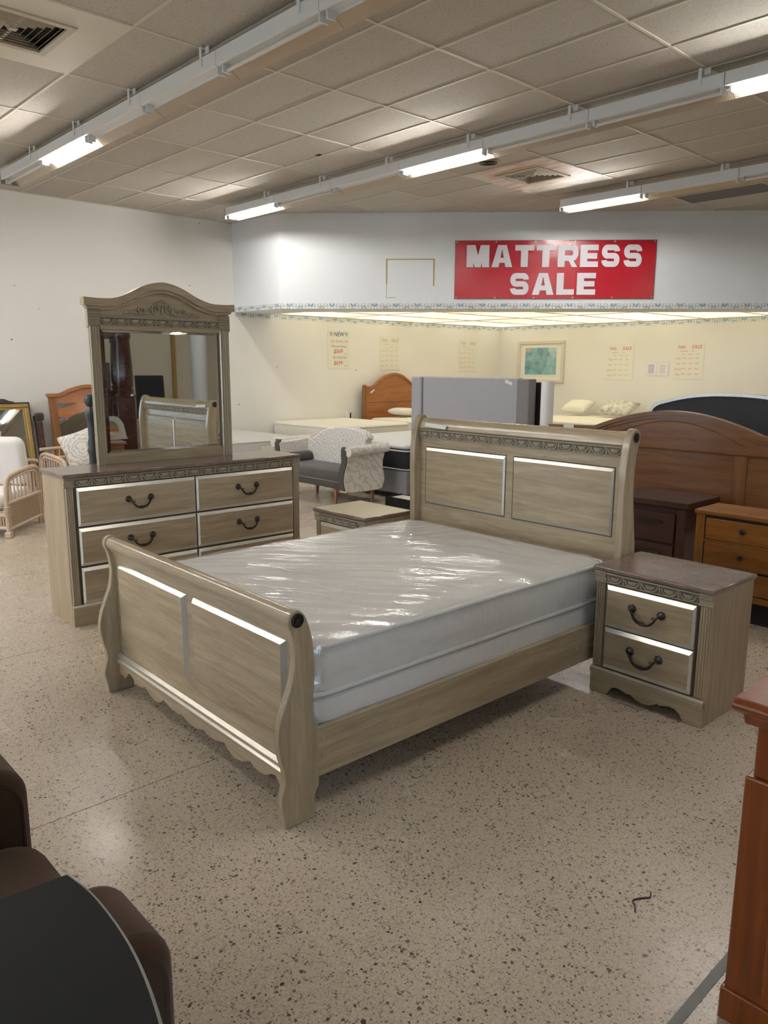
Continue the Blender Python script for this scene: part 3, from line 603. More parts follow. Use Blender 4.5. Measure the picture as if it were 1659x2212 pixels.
def night_stand(x, y, rz, w, label):
    t = thing('nightstand', label, 'nightstand', (x, y, 0), rz, 'washed-oak nightstands')
    D = 0.438; H = 0.689; k = w / 0.6214
    MB().box(0.018, w - 0.018, 0.012, D - 0.003, 0.08, 0.663).build('carcass', M['oak_side'], t)
    for a in (0.0, w - 0.018): MB().box(a, a + 0.018, 0.004, D, 0.0, 0.663).build('side_panel', M['oak_side'], t, bevel=0.0015, seg=1)
    tp = MB().box(-0.013, w + 0.013, -0.022, D + 0.008, 0.662, H); tp.build('top', M['stone'], t, bevel=0.009, seg=3)
    e = egg_strip(MB(), 0.062, w - 0.066, -0.006, 0.603, 0.658, 5); e.build('egg_moulding', M['carved'], t, smooth=35, alt=(M['glaze'], range(6)))
    for a, b_ in ((-0.004, 0.060), (w - 0.064, w + 0.004)):
        cap_block(MB(), a, b_, 0.0, 0.598, 0.661).build('capital_block', M['carved'], t)
        flutes(MB(), a + 0.010, b_ - 0.006, 0.002, 0.145, 0.600).build('pilaster', M['oak_z'], t, silver=[6 + 6 * k + 2 for k in range(4)])
    MB().box(0.06, w - 0.062, 0.006, 0.013, 0.14, 0.61).build('drawer_recess', M['groove'], t)
    drawer(t, 0.071, w - 0.070, 0.376, 0.596, hx=0.304 * k); drawer(t, 0.071, w - 0.070, 0.149, 0.369, hx=0.307 * k)
    ap = [(0, 0.125), (0, 0), (0.098, 0), (0.108, 0.012), (0.120, 0.038), (0.142, 0.052), (0.170, 0.055), (0.200, 0.048), (0.222, 0.040), (0.236, 0.046), (0.250, 0.040), (0.275, 0.026), (0.310, 0.018), (0.345, 0.022), (0.375, 0.037), (0.388, 0.047), (0.400, 0.040), (0.425, 0.048), (0.455, 0.055), (0.485, 0.050), (0.507, 0.034), (0.520, 0.012), (0.530, 0), (0.6214, 0), (0.6214, 0.125)]
    MB().ext([(a * k, b_) for a, b_ in ap], 'y', -0.012, 0.010).build('apron', M['oak_x'], t, bevel=0.0015, seg=1)
    MB().ext([(-0.012, 0.102), (-0.018, 0.106), (-0.018, 0.128), (-0.008, 0.138), (0.012, 0.138), (0.012, 0.102)], 'x', 0.0, w).build('base_moulding', M['oak_x'], t, silver=[4])
    return t
NSR = math.atan2(-0.02415238, 0.99970829)
night_stand(-2.0790, 3.4729, NSR, 0.6214, 'washed-oak nightstand with brown stone top on the open floor right of the bed')
night_stand(-4.362, 3.392, 0.0, 0.548, 'washed-oak nightstand mostly hidden behind the plastic-wrapped mattress')

# ------------------------------------------------------------------ dresser
DRZ = math.atan2(0.99967702, 0.02541368); DO = (-4.9261, 1.8055)
t = thing('dresser', 'wide washed-oak dresser with six drawers carrying the arched mirror', 'dresser', (*DO, 0), DRZ)
w = 1.826; D = 0.418
MB().box(0, w, 0.012, D, 0.0, 0.99).build('carcass', M['oak_side'], t, bevel=0.002)
MB().box(-0.012, w + 0.012, -0.020, D + 0.008, 0.990, 1.015).build('top', M['stone'], t, bevel=0.006, seg=2)
egg_strip(MB(), 0.064, w - 0.066, -0.006, 0.930, 0.987, 15).build('egg_moulding', M['carved'], t, smooth=35, alt=(M['glaze'], range(6)))
for a, b_ in ((-0.004, 0.062), (w - 0.066, w + 0.004)):
    cap_block(MB(), a, b_, 0.0, 0.926, 0.989).build('capital_block', M['carved'], t)
    flutes(MB(), a + 0.008, b_ - 0.006, 0.002, 0.142, 0.93).build('pilaster', M['oak_z'], t, silver=[6 + 6 * k + 2 for k in range(4)])
MB().box(0.060, w - 0.062, 0.006, 0.013, 0.135, 0.935).build('drawer_recess', M['groove'], t)
for r0, r1 in ((0.668, 0.922), (0.404, 0.655), (0.144, 0.390)):
    drawer(t, 0.072, 0.910, r0, r1); drawer(t, 0.920, w - 0.072, r0, r1)
MB().box(0, w, -0.012, 0.012, 0.0, 0.112).build('plinth', M['oak_x'], t, bevel=0.0015, seg=1)
MB().ext([(-0.012, 0.104), (-0.018, 0.108), (-0.018, 0.130), (-0.008, 0.142), (0.012, 0.142), (0.012, 0.104)], 'x', 0.0, w).build('base_moulding', M['oak_x'], t, silver=[4])

# ------------------------------------------------------------------ arched mirror on the dresser
U = Vector((0.02541368, 0.99967702, 0)); V = Vector((-0.99967702, 0.02541368, 0))
mp_ = Vector((DO[0], DO[1], 0)) + V * 0.34 + U * 0.885
t = thing('dresser_mirror', 'arched washed-oak mirror with carved scrolls standing on the dresser', 'mirror', (mp_.x, mp_.y, 1.0155), DRZ - 0.01)
# local: x -0.54..0.54 across, y toward the wall, z up from the dresser top
z_ = lambda a: a - 1.0155
cx = lambda a: a - 0.885
arch = crom([(cx(0.318), z_(2.150)), (cx(0.42), z_(2.146)), (cx(0.52), z_(2.152)), (cx(0.62), z_(2.186)), (cx(0.75), z_(2.250)), (cx(0.885), z_(2.279)), (cx(1.02), z_(2.250)), (cx(1.15), z_(2.188)), (cx(1.25), z_(2.156)), (cx(1.35), z_(2.150)), (cx(1.456), z_(2.156))], 5)
low = [(a, b_ - 0.062 - 0.028 * math.exp(-(a / 0.33) ** 2) * 0 - 0.0) for a, b_ in arch]
def offs(poly, d): return [(a, b_ - d) for a, b_ in poly]
cor = MB()
cor.ext(arch + list(reversed(offs(arch, 0.052))), 'y', -0.050, 0.022)
cor.build('arched_cornice', M['oak_x'], t)
sc = lambda poly, f: [(a * f, b_) for a, b_ in poly]
MB().ext(sc(offs(arch, 0.050), 0.975) + list(reversed(sc(offs(arch, 0.072), 0.955))), 'y', -0.034, 0.018).build('cornice_bead', M['oak_x'], t)
MB().ext(sc(offs(arch, 0.070), 0.94) + [(cx(1.43), z_(1.952)), (cx(0.345), z_(1.952))], 'y', -0.012, 0.016).build('crest_panel', M['oak_x'], t)
egg_strip(MB(), cx(0.428), cx(1.335), -0.022, z_(1.972), z_(2.030), 9).build('egg_moulding', M['carved'], t, smooth=35, alt=(M['glaze'], range(6)))
MB().box(cx(0.428), cx(1.335), -0.018, 0.0, z_(1.943), z_(1.972)).build('lintel', M['oak_x'], t)
for a, b_ in ((0.346, 0.430), (1.330, 1.424)):
    c = MB(); h0 = z_(1.962)
    pr = [(0.012, h0)]
    for k in range(6):
        zz = h0 + k * 0.0185; pr += [(-0.020 - 0.004 * (k in (1, 2)), zz + 0.002), (-0.030, zz + 0.008), (-0.021, zz + 0.0165)]
    pr += [(0.012, h0 + 0.112)]
    c.ext(pr, 'x', cx(a), cx(b_)); c.build('capital_block', M['carved'], t)
    flutes(MB(), cx(a + 0.006), cx(b_ - 0.006), -0.016, 0.0, z_(1.965), 4, 0.009).build('fluted_post', M['oak_z'], t, silver=[6 + 6 * k + e for k in range(4) for e in (2, 4)])
MB().box(cx(0.36), cx(1.41), -0.006, 0.016, 0.0, z_(1.09)).build('bottom_rail', M['oak_x'], t)
MB().box(cx(0.36), cx(1.41), 0.012, 0.022, 0.05, z_(2.0)).build('backing', M['oak_side'], t)
g0, g1, h0, h1 = cx(0.438), cx(1.322), z_(1.088), z_(1.945)
gl = MB().box(g0 + 0.02, g1 - 0.02, -0.0025, 0.010, h0 + 0.02, h1 - 0.02).build('mirror_glass', M['mirror'], t)
bv = MB(); A = [(g0, -0.0005, h0), (g1, -0.0005, h0), (g1, -0.0005, h1), (g0, -0.0005, h1)]; B = [(g0 + 0.02, -0.0025, h0 + 0.02), (g1 - 0.02, -0.0025, h0 + 0.02), (g1 - 0.02, -0.0025, h1 - 0.02), (g0 + 0.02, -0.0025, h1 - 0.02)]
bv.add(A + B, [(0, 1, 5, 4), (1, 2, 6, 5), (2, 3, 7, 6), (3, 0, 4, 7)]); bv.build('glass_bevel', M['mirror'], t)
# carved scrolls
cv = MB(); zc0 = z_(2.052)
def spiral(x, z, r0, turns, s, start=0.0, n=26, y=-0.017):
    return [(x + s * (r0 * (1 - 0.8 * i / n)) * math.cos(start + turns * 2 * math.pi * i / n), y - 0.004, z + (r0 * (1 - 0.8 * i / n)) * math.sin(start + turns * 2 * math.pi * i / n)) for i in range(n + 1)]
for s in (-1, 1):
    cv.tube(spiral(s * 0.046, zc0 + 0.040, 0.036, 1.6, s, -1.2), [0.0085 - 0.004 * i / 26 for i in range(27)], 6)
    cv.tube(spiral(s * 0.150, zc0 + 0.032, 0.030, 1.3, -s, 2.4), [0.008 - 0.004 * i / 26 for i in range(27)], 6)
    cv.tube(crom([(s * 0.085, -0.02, zc0 + 0.006), (s * 0.12, -0.021, zc0 + 0.010), (s * 0.17, -0.021, zc0 + 0.004), (s * 0.22, -0.020, zc0 + 0.012), (s * 0.26, -0.018, zc0 + 0.008), (s * 0.287, -0.016, zc0 + 0.002)], 5), 0.0075, 6)
    for k in range(6): cv.ell((s * (0.195 + 0.016 * k), -0.018, zc0 + 0.020 - 0.002 * k + 0.006 * (k % 2)), 0.012, 0.007, 0.008, 8, 4)
    for k in range(4): cv.ell((s * (0.095 + 0.012 * k), -0.018, zc0 + 0.05 - 0.008 * k), 0.010, 0.007, 0.009, 8, 4)
    for k in range(3): cv.tube(crom([(s * 0.004, -0.018, zc0 + 0.070), (s * (0.016 + 0.014 * k), -0.024, zc0 + 0.096 - 0.008 * k), (s * (0.026 + 0.02 * k), -0.017, zc0 + 0.098 - 0.014 * k)], 4), [0.006, 0.007, 0.0075, 0.008, 0.008, 0.007, 0.006, 0.004, 0.003], 6)
cv.ell((0, -0.018, zc0 + 0.085), 0.010, 0.010, 0.026, 8, 6); cv.ell((0, -0.018, zc0 + 0.03), 0.009, 0.009, 0.03, 8, 6)
cv.box(-0.285, 0.285, -0.016, -0.010, zc0 - 0.006, zc0 + 0.003)
cv.build('carved_scrolls', M['carved'], t, smooth=50)

# ------------------------------------------------------------------ sleigh bed
BRZ = math.atan2(-0.02004632, 0.99979905)
bed = thing('sleigh_bed', 'washed-oak sleigh bed with two-panel headboard and scalloped footboard', 'bed', (-2.1345, 1.5004, 0), BRZ)
BW = 1.666
front = crom([(0.004, 0.0), (-0.004, 0.055), (-0.013, 0.111), (-0.004, 0.153), (0.005, 0.195), (0.0, 0.242), (-0.012, 0.285), (-0.022, 0.365), (-0.010, 0.436), (0.007, 0.481), (0.022, 0.520), (0.041, 0.565), (0.050, 0.600), (0.057, 0.653), (0.054, 0.703), (0.044, 0.755), (0.032, 0.785), (0.029, 0.806), (0.036, 0.826), (0.054, 0.840), (0.072, 0.842), (0.090, 0.830), (0.110, 0.801), (0.134, 0.721), (0.144, 0.631), (0.143, 0.555), (0.134, 0.481), (0.133, 0.400)], 4)
foot_prof = front + [(0.155, 0.378), (0.157, 0.125), (0.146, 0.110), (0.138, 0.090), (0.137, 0.070), (0.143, 0.035), (0.140, 0.0)]
for a in (-0.036, -BW):
    o = MB().ext(foot_prof, 'x', a, a + 0.036).build('foot_post', M['oak_z'], bed, bevel=0.004, seg=2)
    MB().lathe([(0.027, 0.0), (0.027, 0.004), (0.020, 0.006), (0.019, 0.003), (0.014, 0.003), (0.013, 0.008), (0.004, 0.010)] if a > -1 else [(0.027, 0.0), (0.027, -0.004), (0.020, -0.006), (0.004, -0.009)], (0 if a > -1 else -BW, 0.068, 0.803), 'x', 20).build('rosette', M['pewter'], o, smooth=35)
x0, x1 = -BW + 0.036, -0.036
# rolled top rail and curved board below it
roll = [(0.068 + 0.034 * math.cos(a), 0.803 + 0.034 * math.sin(a)) for a in [math.radians(-60 + 20 * k) for k in range(16)]]
MB().ext(roll, 'x', x0, x1).build('rolled_top_rail', M['oak_x'], bed, smooth=40)
MB().ext([(0.050, 0.775), (0.074, 0.730), (0.079, 0.700), (0.079, 0.20), (0.097, 0.20), (0.097, 0.72), (0.085, 0.77), (0.090, 0.80), (0.060, 0.80)], 'x', x0, x1).build('foot_board', M['oak_x'], bed, smooth=30)
for a, b_ in ((-1.578, -0.858), (-0.800, -0.083)):
    MB().frustum(a, b_, 0.306, 0.706, 0.082, 0.060, 0.020).build('raised_panel', M['oak_x'], bed, silver=[1, 2, 3, 4])
MB().ext([(0.062, 0.150), (0.056, 0.158), (0.056, 0.168), (0.064, 0.176), (0.060, 0.184), (0.060, 0.196), (0.075, 0.208), (0.095, 0.208), (0.095, 0.150)], 'x', x0, x1).build('foot_moulding', M['oak_x'], bed, silver=[4, 7])
ap = [(x0, 0.165), (x0, 0.085), (-1.585, 0.098), (-1.555, 0.085), (-1.535, 0.108), (-1.505, 0.132), (-1.475, 0.125), (-1.44, 0.105), (-1.40, 0.096), (-1.345, 0.104), (-1.325, 0.118), (-1.30, 0.108)]
half = ap + [(-1.255, 0.088), (-1.20, 0.080), (-1.15, 0.094), (-1.115, 0.118), (-1.095, 0.112), (-1.03, 0.098), (-0.965, 0.098), (-0.935, 0.110), (-0.915, 0.102), (-0.87, 0.090)]
full = half + [(-BW - a, b_) for a, b_ in reversed(half)]
MB().ext(full, 'y', 0.064, 0.088).build('scalloped_apron', M['oak_x'], bed)
# headboard
hp = crom([(2.222, 0.0), (2.222, 0.30), (2.222, 0.68), (2.219, 0.95), (2.216, 1.029), (2.218, 1.135), (2.228, 1.215), (2.243, 1.292), (2.260, 1.344), (2.280, 1.368), (2.305, 1.376), (2.331, 1.366), (2.347, 1.340), (2.346, 1.312), (2.334, 1.27), (2.320, 1.214), (2.313, 1.111), (2.316, 1.018), (2.328, 0.93), (2.350, 0.80), (2.366, 0.68), (2.368, 0.30), (2.368, 0.0)], 4)
for a in (-0.045, -BW):
    o = MB().ext(hp, 'x', a, a + 0.045).build('head_post', M['oak_z'], bed, bevel=0.004, seg=2)
    MB().lathe([(0.027, 0.0), (0.027, 0.004), (0.020, 0.006), (0.019, 0.003), (0.014, 0.003), (0.013, 0.008), (0.004, 0.010)] if a > -1 else [(0.027, 0.0), (0.027, -0.004), (0.004, -0.009)], (0 if a > -1 else -BW, 2.304, 1.330), 'x', 20).build('rosette', M['pewter'], o, smooth=35)
x0, x1 = -BW + 0.045, -0.045
MB().ext([(2.275, 0.25), (2.275, 1.20), (2.276, 1.24), (2.297, 1.24), (2.295, 0.25)], 'x', x0, x1).build('head_board', M['oak_x'], bed, smooth=30)
MB().ext(crom([(2.262, 1.285), (2.270, 1.315), (2.284, 1.342), (2.304, 1.357), (2.328, 1.350), (2.338, 1.330), (2.325, 1.30), (2.305, 1.24), (2.275, 1.24), (2.262, 1.27)], 4, True), 'x', x0, x1).build('rolled_top_rail', M['oak_x'], bed, smooth=40)
MB().box(x0, x1, 2.256, 2.275, 1.281, 1.287).build('shadow_bead', M['groove'], bed)
egg_strip(MB(), x0, x1, 2.262, 1.222, 1.280, 15, 1, 0.016).build('egg_moulding', M['carved'], bed, smooth=35, alt=(M['glaze'], range(6)))
for a, b_ in ((-1.562, -0.862), (-0.800, -0.098)):
    MB().frustum(a, b_, 0.772, 1.160, 2.274, 2.2635, 0.012, 0.023).build('raised_panel', M['oak_x'], bed, silver=[1, 2, 3, 4])
    MB().box(a - 0.003, b_ + 0.003, 2.272, 2.2755, 0.769, 1.163).build('panel_groove', M['groove'], bed)
tp = MB().box(-1.56, -1.36, 2.266, 2.2675, 1.290, 1.318); o = tp.build('price_tape', M['tape'], None, label='strip of masking tape on the top left of the washed-oak headboard', cat='tape')
o.matrix_world = Matrix.Translation((-2.1345, 1.5004, 0)) @ Matrix.Rotation(BRZ, 4, 'Z') @ Matrix.Translation((0, -0.012, 0.004)) @ Matrix.Translation((-1.46, 2.268, 1.304)) @ Matrix.Rotation(math.radians(-22), 4, 'X') @ Matrix.Rotation(0.05, 4, 'Y') @ Matrix.Translation((1.46, -2.268, -1.304))
# rails
for a, b_ in ((-0.046, -0.020), (-BW + 0.020, -BW + 0.046)):
    o = MB().box(a, b_, 0.13, 2.24, 0.146, 0.343).build('side_rail', M['oak_y'], bed, bevel=0.002)
    s = 1 if a > -1 else -1; xx = b_ if s > 0 else a
    for vy, vz in ((0.192, 0.296), (0.192, 0.227), (0.549, 0.230), (1.213, 0.238), (1.878, 0.240)):
        MB().lathe([(0.008, 0), (0.0075, 0.0025 * s), (0.003, 0.004 * s)], (xx, vy, vz), 'x', 10).build('bolt_cover', M['oak_side'], o, smooth=40)
for vy in (0.45, 1.15, 1.85): MB().box(-BW + 0.046, -0.046, vy, vy + 0.07, 0.18, 0.20).build('slat', M['oak_x'], bed)

def bedloc(t): return Matrix.Translation((-2.1345, 1.5004, 0)) @ Matrix.Rotation(BRZ, 4, 'Z')
# box spring and mattress in clear plastic
def soft_box(x0, x1, y0, y1, z0, z1, r, crown=0.0, nu=26, nv=34):
    mb = MB()
    pr = rrect(x0, x1, y0, y1, 0.09, 5); cxm, cym = (x0 + x1) / 2, (y0 + y1) / 2; n = len(pr)
    levels = []
    for k in range(5):
        a = math.pi / 2 * k / 4; levels.append((r * (1 - math.sin(a)), z0 + r - r * math.cos(a)))
    levels = [(r * (1 - math.sin(math.pi / 2 * k / 4)), z0 + r * (1 - math.cos(math.pi / 2 * k / 4))) for k in range(5)]
    levels += [(-0.006, (z0 + z1) / 2)] + [(r * (1 - math.cos(math.pi / 2 * k / 4)), z1 - r + r * math.sin(math.pi / 2 * k / 4)) for k in range(5)]
    vs = []
    for d, z in levels:
        for x, y in pr:
            sx = (x - cxm); sy = (y - cym); vs.append((cxm + sx * (1 - d / abs(x1 - x0) * 2), cym + sy * (1 - d / abs(y1 - y0) * 2), z))
    fs = [(i * n + k, i * n + (k + 1) % n, (i + 1) * n + (k + 1) % n, (i + 1) * n + k) for i in range(len(levels) - 1) for k in range(n)]
    base = (len(levels) - 1) * n
    rings = 5
    for q in range(1, rings + 1):
        f = 1 - q / rings * 0.98
        for k in range(n):
            x, y, z = vs[base + k]; vs.append((cxm + (x - cxm) * f, cym + (y - cym) * f, z1 + crown * (1 - f * f)))
    L0 = len(levels) - 1
    for q in range(rings):
        a0 = (L0 + q) * n; fs += [(a0 + k, a0 + (k + 1) % n, a0 + n + (k + 1) % n, a0 + n + k) for k in range(n)]
    fs += [tuple((L0 + rings) * n + k for k in range(n)), tuple(range(n - 1, -1, -1))]
    return mb.add(vs, fs)
def pipe(x0, x1, y0, y1, z, r): return MB().tube([(x, y, z) for x, y in rrect(x0, x1, y0, y1, 0.09, 6)], r, 6, True)

bs = thing('box_spring', 'thin white box spring in clear plastic resting inside the washed-oak bed', 'box spring'); bs.matrix_world = bedloc(0) @ Matrix.Translation((0, 0, 0.2005))
soft_box(-1.61, -0.056, 0.165, 2.205, 0.0, 0.235, 0.02).build('spring_body', M['tick'], bs, smooth=50)
bw_ = MB(); lp = rrect(-1.616, -0.050, 0.160, 2.210, 0.05, 5); dn = []
for k in range(len(lp)):
    a, b_ = Vector(lp[k]), Vector(lp[(k + 1) % len(lp)]); cnt = max(1, int((b_ - a).length / 0.02)); dn += [tuple(a.lerp(b_, q / cnt)) for q in range(cnt)]
vs = []
for j in range(6):
    for k, (x, y) in enumerate(dn):
        dx, dy = x + 0.833, y - 1.18; dl = math.hypot(dx, dy); o_ = 0.009 * max(0, noise.noise(Vector((k * 0.05, j * 0.5, 21))))
        vs.append((x + dx / dl * o_, y + dy / dl * o_, 0.234 - 0.018 * j + (0.012 * noise.noise(Vector((k * 0.09, 3, 8))) if j == 5 else 0)))
nn_ = len(dn); bw_.add(vs, [(j * nn_ + k, j * nn_ + (k + 1) % nn_, (j + 1) * nn_ + (k + 1) % nn_, (j + 1) * nn_ + k) for j in range(5) for k in range(nn_)])
bw_.build('plastic_wrap', M['film'], bs, smooth=80, label='loose clear plastic')
ms = thing('mattress', 'bare white mattress in wrinkled clear plastic on the washed-oak bed', 'mattress'); ms.matrix_world = bedloc(0) @ Matrix.Translation((0, 0, 0.4365))
soft_box(-1.60, -0.062, 0.170, 2.195, 0.0, 0.226, 0.035, 0.012).build('mattress_body', M['tick'], ms, smooth=60)
pipe(-1.604, -0.058, 0.166, 2.199, 0.208, 0.009).build('top_piping', M['piping'], ms, smooth=60); pipe(-1.604, -0.058, 0.166, 2.199, 0.018, 0.009).build('bottom_piping', M['piping'], ms, smooth=60)
ca, sa = math.cos(math.radians(46)), math.sin(math.radians(46))
def wr(x, y):
    p = x * ca + y * sa; q = -x * sa + y * ca
    th = 0.5 * noise.noise(Vector((x * 1.3, y * 1.3, 31)))
    p, q = p * math.cos(th) + q * math.sin(th), q * math.cos(th) - p * math.sin(th)
    a = noise.noise(Vector((p * 1.6, q * 15, 0.3))); b_ = noise.noise(Vector((p * 3.2, q * 38, 7.7))); c = noise.noise(Vector((p * 1.2 + 5, q * 5, 2.2)))
    r = 0.013 + 0.019 * a + 0.008 * b_ + (1 - abs(a)) ** 6 * 0.006 + c * 0.008
    return max(0.0, r * (0.45 + 0.9 * max(0, 0.45 + noise.noise(Vector((x * 2.2, y * 2.2, 11))))))
X0, X1, Y0, Y1 = -1.606, -0.050, 0.162, 2.204
def top(u, v):
    x, y = X0 + (X1 - X0) * u, Y0 + (Y1 - Y0) * v
    e = min(u * 8, (1 - u) * 8, v * 10, (1 - v) * 10, 1.0); fx = 1 - (2 * u - 1) ** 2; fy = 1 - (2 * v - 1) ** 2
    return (x, y, 0.222 + 0.014 * min(1, e * 2.5) + 0.014 * fx * fy + wr(x, y) * min(1, 0.15 + e))
fm = MB().grid(top, 300, 390)
loop = rrect(X0, X1, Y0, Y1, 0.07, 6); m = len(loop)
dense = []
for k in range(m):
    a, b_ = Vector(loop[k]), Vector(loop[(k + 1) % m]); cnt = max(1, int((b_ - a).length / 0.015))
    dense += [tuple(a.lerp(b_, q / cnt)) for q in range(cnt)]
n = len(dense); cx_, cy_ = (X0 + X1) / 2, (Y0 + Y1) / 2
vs = []; NR = 12
for j in range(NR + 1):
    z = 0.222 - 0.221 * j / NR
    for k in range(n):
        x, y = dense[k]; dx, dy = x - cx_, y - cy_; s_ = k * 0.015
        o_ = 0.004 + 0.010 * max(0, noise.noise(Vector((s_ * 2.2 + j * 0.28, j * 0.30, 3)))) + 0.008 * (1 - abs(noise.noise(Vector((s_ * 5 - j * 0.5, j * 0.25, 9))))) ** 6
        if j == 0: o_ = 0.0
        dl = math.hypot(dx, dy); vs.append((x + dx / dl * o_, y + dy / dl * o_, z + (0.011 + 0.010 * noise.noise(Vector((s_ * 1.5, 5, 5)))) * (j == NR)))
fm.add(vs, [(j * n + k, j * n + (k + 1) % n, (j + 1) * n + (k + 1) % n, (j + 1) * n + k) for j in range(NR) for k in range(n)])
fm.build('plastic_wrap', M['film'], ms, smooth=80, label='wrinkled clear plastic')
# ================================================================== OTHER FURNITURE
def slab_bed(name, label, cat, x0, x1, y0, y1, zb, zt, mat, side=None, crown=0.015, group=None, r=0.04):
    t = thing(name, label, cat, ((x0 + x1) / 2, (y0 + y1) / 2, zb), 0, group)
    a, b_ = (x1 - x0) / 2, (y1 - y0) / 2
    soft_box(-a, a, -b_, b_, 0, zt - zb, r, crown).build('mattress_body', M[mat], t, smooth=60)
    pipe(-a - 0.003, a + 0.003, -b_ - 0.003, b_ + 0.003, zt - zb - 0.03, 0.009).build('top_piping', M['piping'], t, smooth=60)
    pipe(-a - 0.003, a + 0.003, -b_ - 0.003, b_ + 0.003, 0.02, 0.008).build('bottom_piping', M['piping'], t, smooth=60)
    return t
def base_box(label, x0, x1, y0, y1, zt, mat):
    t = thing('bed_base', label, 'bed base', ((x0 + x1) / 2, (y0 + y1) / 2, 0))
    a, b_ = (x1 - x0) / 2, (y1 - y0) / 2
    MB().box(-a, a, -b_, b_, 0.07, zt).build('base_body', M[mat], t, bevel=0.012, seg=2)
    for sx in (-1, 1):
        for sy in (-1, 1): MB().box(sx * (a - 0.08) - 0.04, sx * (a - 0.08) + 0.04, sy * (b_ - 0.08) - 0.04, sy * (b_ - 0.08) + 0.04, 0, 0.072).build('leg', M['black'], t)
    return t
def pillow(label, mat, loc, rot, w=0.62, h=0.42, th=0.16, cat='pillow', group=None):
    def f(u, v):
        a, b_ = 2 * u - 1, 2 * v - 1
        return a, b_
    mb = MB(); n = 16
    for s in (1, -1):
        def g(u, v, s=s):
            a, b_ = 2 * u - 1, 2 * v - 1; k = ((1 - a ** 4) * (1 - b_ ** 4)) ** 0.55
            pin = 1 - 0.07 * (a * a * b_ * b_ == 1) ; q = 1 - 0.06 * (1 - b_ * b_) * abs(a) ** 3; q2 = 1 - 0.06 * (1 - a * a) * abs(b_) ** 3
            return (a * w / 2 * q, b_ * h / 2 * q2, s * (th / 2 * k + 0.004 * noise.noise(Vector((a * 3, b_ * 3, s * 5))) * k))
        mb.grid(g, n, n)
    me = mb.mesh('pillow', M[mat], 70)
    bm = bmesh.new(); bm.from_mesh(me); bmesh.ops.remove_doubles(bm, verts=bm.verts, dist=0.0005); bmesh.ops.recalc_face_normals(bm, faces=bm.faces); bm.to_mesh(me); bm.free()
    o = bpy.data.objects.new('pillow', me); COL.objects.link(o); o.location = loc; o.rotation_euler = rot
    return setp(o, label, cat, group)

# --- beds along the left wall and in the alcove
base_box('dark box foundation under the grey labelled mattress', -11.55, -9.74, 5.52, 7.28, 0.34, 'greyd')
gm = slab_bed('mattress', 'grey quilted mattress with a green sleep label on its end', 'mattress', -11.56, -9.70, 5.50, 7.30, 0.341, 0.615, 'tickside', crown=0.025)
MB().box(0.935, 0.9385, 0.12, 0.34, 0.03, 0.17).build('label_card', M['paper'], gm)
base_box('low white foundation under the cream mattress by the left wall', -11.55, -9.82, 8.12, 9.72, 0.42, 'tick')
slab_bed('mattress', 'cream mattress against the left wall behind the leaf-print settee', 'mattress', -11.60, -9.76, 8.06, 9.76, 0.421, 0.715, 'cream')
base_box('charcoal foundation under the mattress before the pine headboard', -11.30, -9.35, 10.22, 11.80, 0.40, 'black')
slab_bed('mattress', 'white mattress with two pillows before the knotty-pine headboard', 'mattress', -11.34, -9.34, 10.20, 11.82, 0.401, 0.70, 'cream')
pillow('white pillow lying against the knotty-pine headboard, the fully visible one', 'cushion', (-11.03, 10.86, 0.815), (0.0, 0.05, math.radians(90)), 0.62, 0.42, 0.15, group='pillows by the pine headboard')
pillow('white pillow by the knotty-pine headboard, half hidden by the grey headboard', 'cushion', (-11.03, 11.48, 0.815), (0.0, 0.05, math.radians(90)), 0.60, 0.42, 0.15, group='pillows by the pine headboard')
# knotty pine headboard at the wall
t = thing('pine_headboard', 'knotty-pine headboard with arched top leaning on the alcove wall', 'headboard', (-11.50, 10.99, 0), 0)
hw = 0.80
ar = crom([(-hw, 1.33), (-0.66, 1.315), (-0.55, 1.345), (-0.40, 1.44), (-0.22, 1.535), (0, 1.575), (0.22, 1.535), (0.40, 1.44), (0.55, 1.345), (0.66, 1.315), (hw, 1.33)], 5)
o = MB().ext([(a, b_ - 0.03) for a, b_ in ar] + [(hw, 0.40), (-hw, 0.40)], 'x', -0.02, 0.02).build('panel', M['pine'], t)
MB().ext(ar + [(a, b_ - 0.045) for a, b_ in reversed(ar)], 'x', -0.035, 0.04).build('arched_rail', M['pine'], t, smooth=30)
for s in (-1, 1):
    MB().box(-0.03, 0.035, s * hw - 0.035, s * hw + 0.035, 0, 1.30).build('post', M['honeyz'], t, bevel=0.01)
    MB().lathe([(0.03, 0), (0.045, 0.01), (0.045, 0.04), (0.02, 0.05)], (0, s * hw, 1.30), 'z', 14).build('finial', M['pine'], t, smooth=40)
MB().box(0.018, 0.024, -hw + 0.05, hw - 0.05, 0.995, 1.0).build('board_joint', M['groove'], t)
MB().box(0.0, 0.0015, -0.06, 0.06, -0.015, 0.015).build('price_tape', M['tape'], None, loc=(-11.4775, 10.39, 1.215), rot=(math.radians(32), 0, 0), label='small paper tag taped on the knotty-pine headboard', cat='tape')
# grey platform bed with black mattress
base_box('blue-grey upholstered bed base under the black-sided mattress', -8.50, -6.93, 6.87, 8.83, 0.375, 'grey')
bmq = slab_bed('mattress', 'black-sided mattress with white top behind the leaf-print settee', 'mattress', -8.50, -6.92, 6.86, 8.84, 0.376, 0.665, 'navy', crown=0.0)
soft_box(-0.795, 0.795, -0.995, 0.995, 0.280, 0.345, 0.03, 0.01).build('pillow_top', M['tick'], bmq, smooth=60)
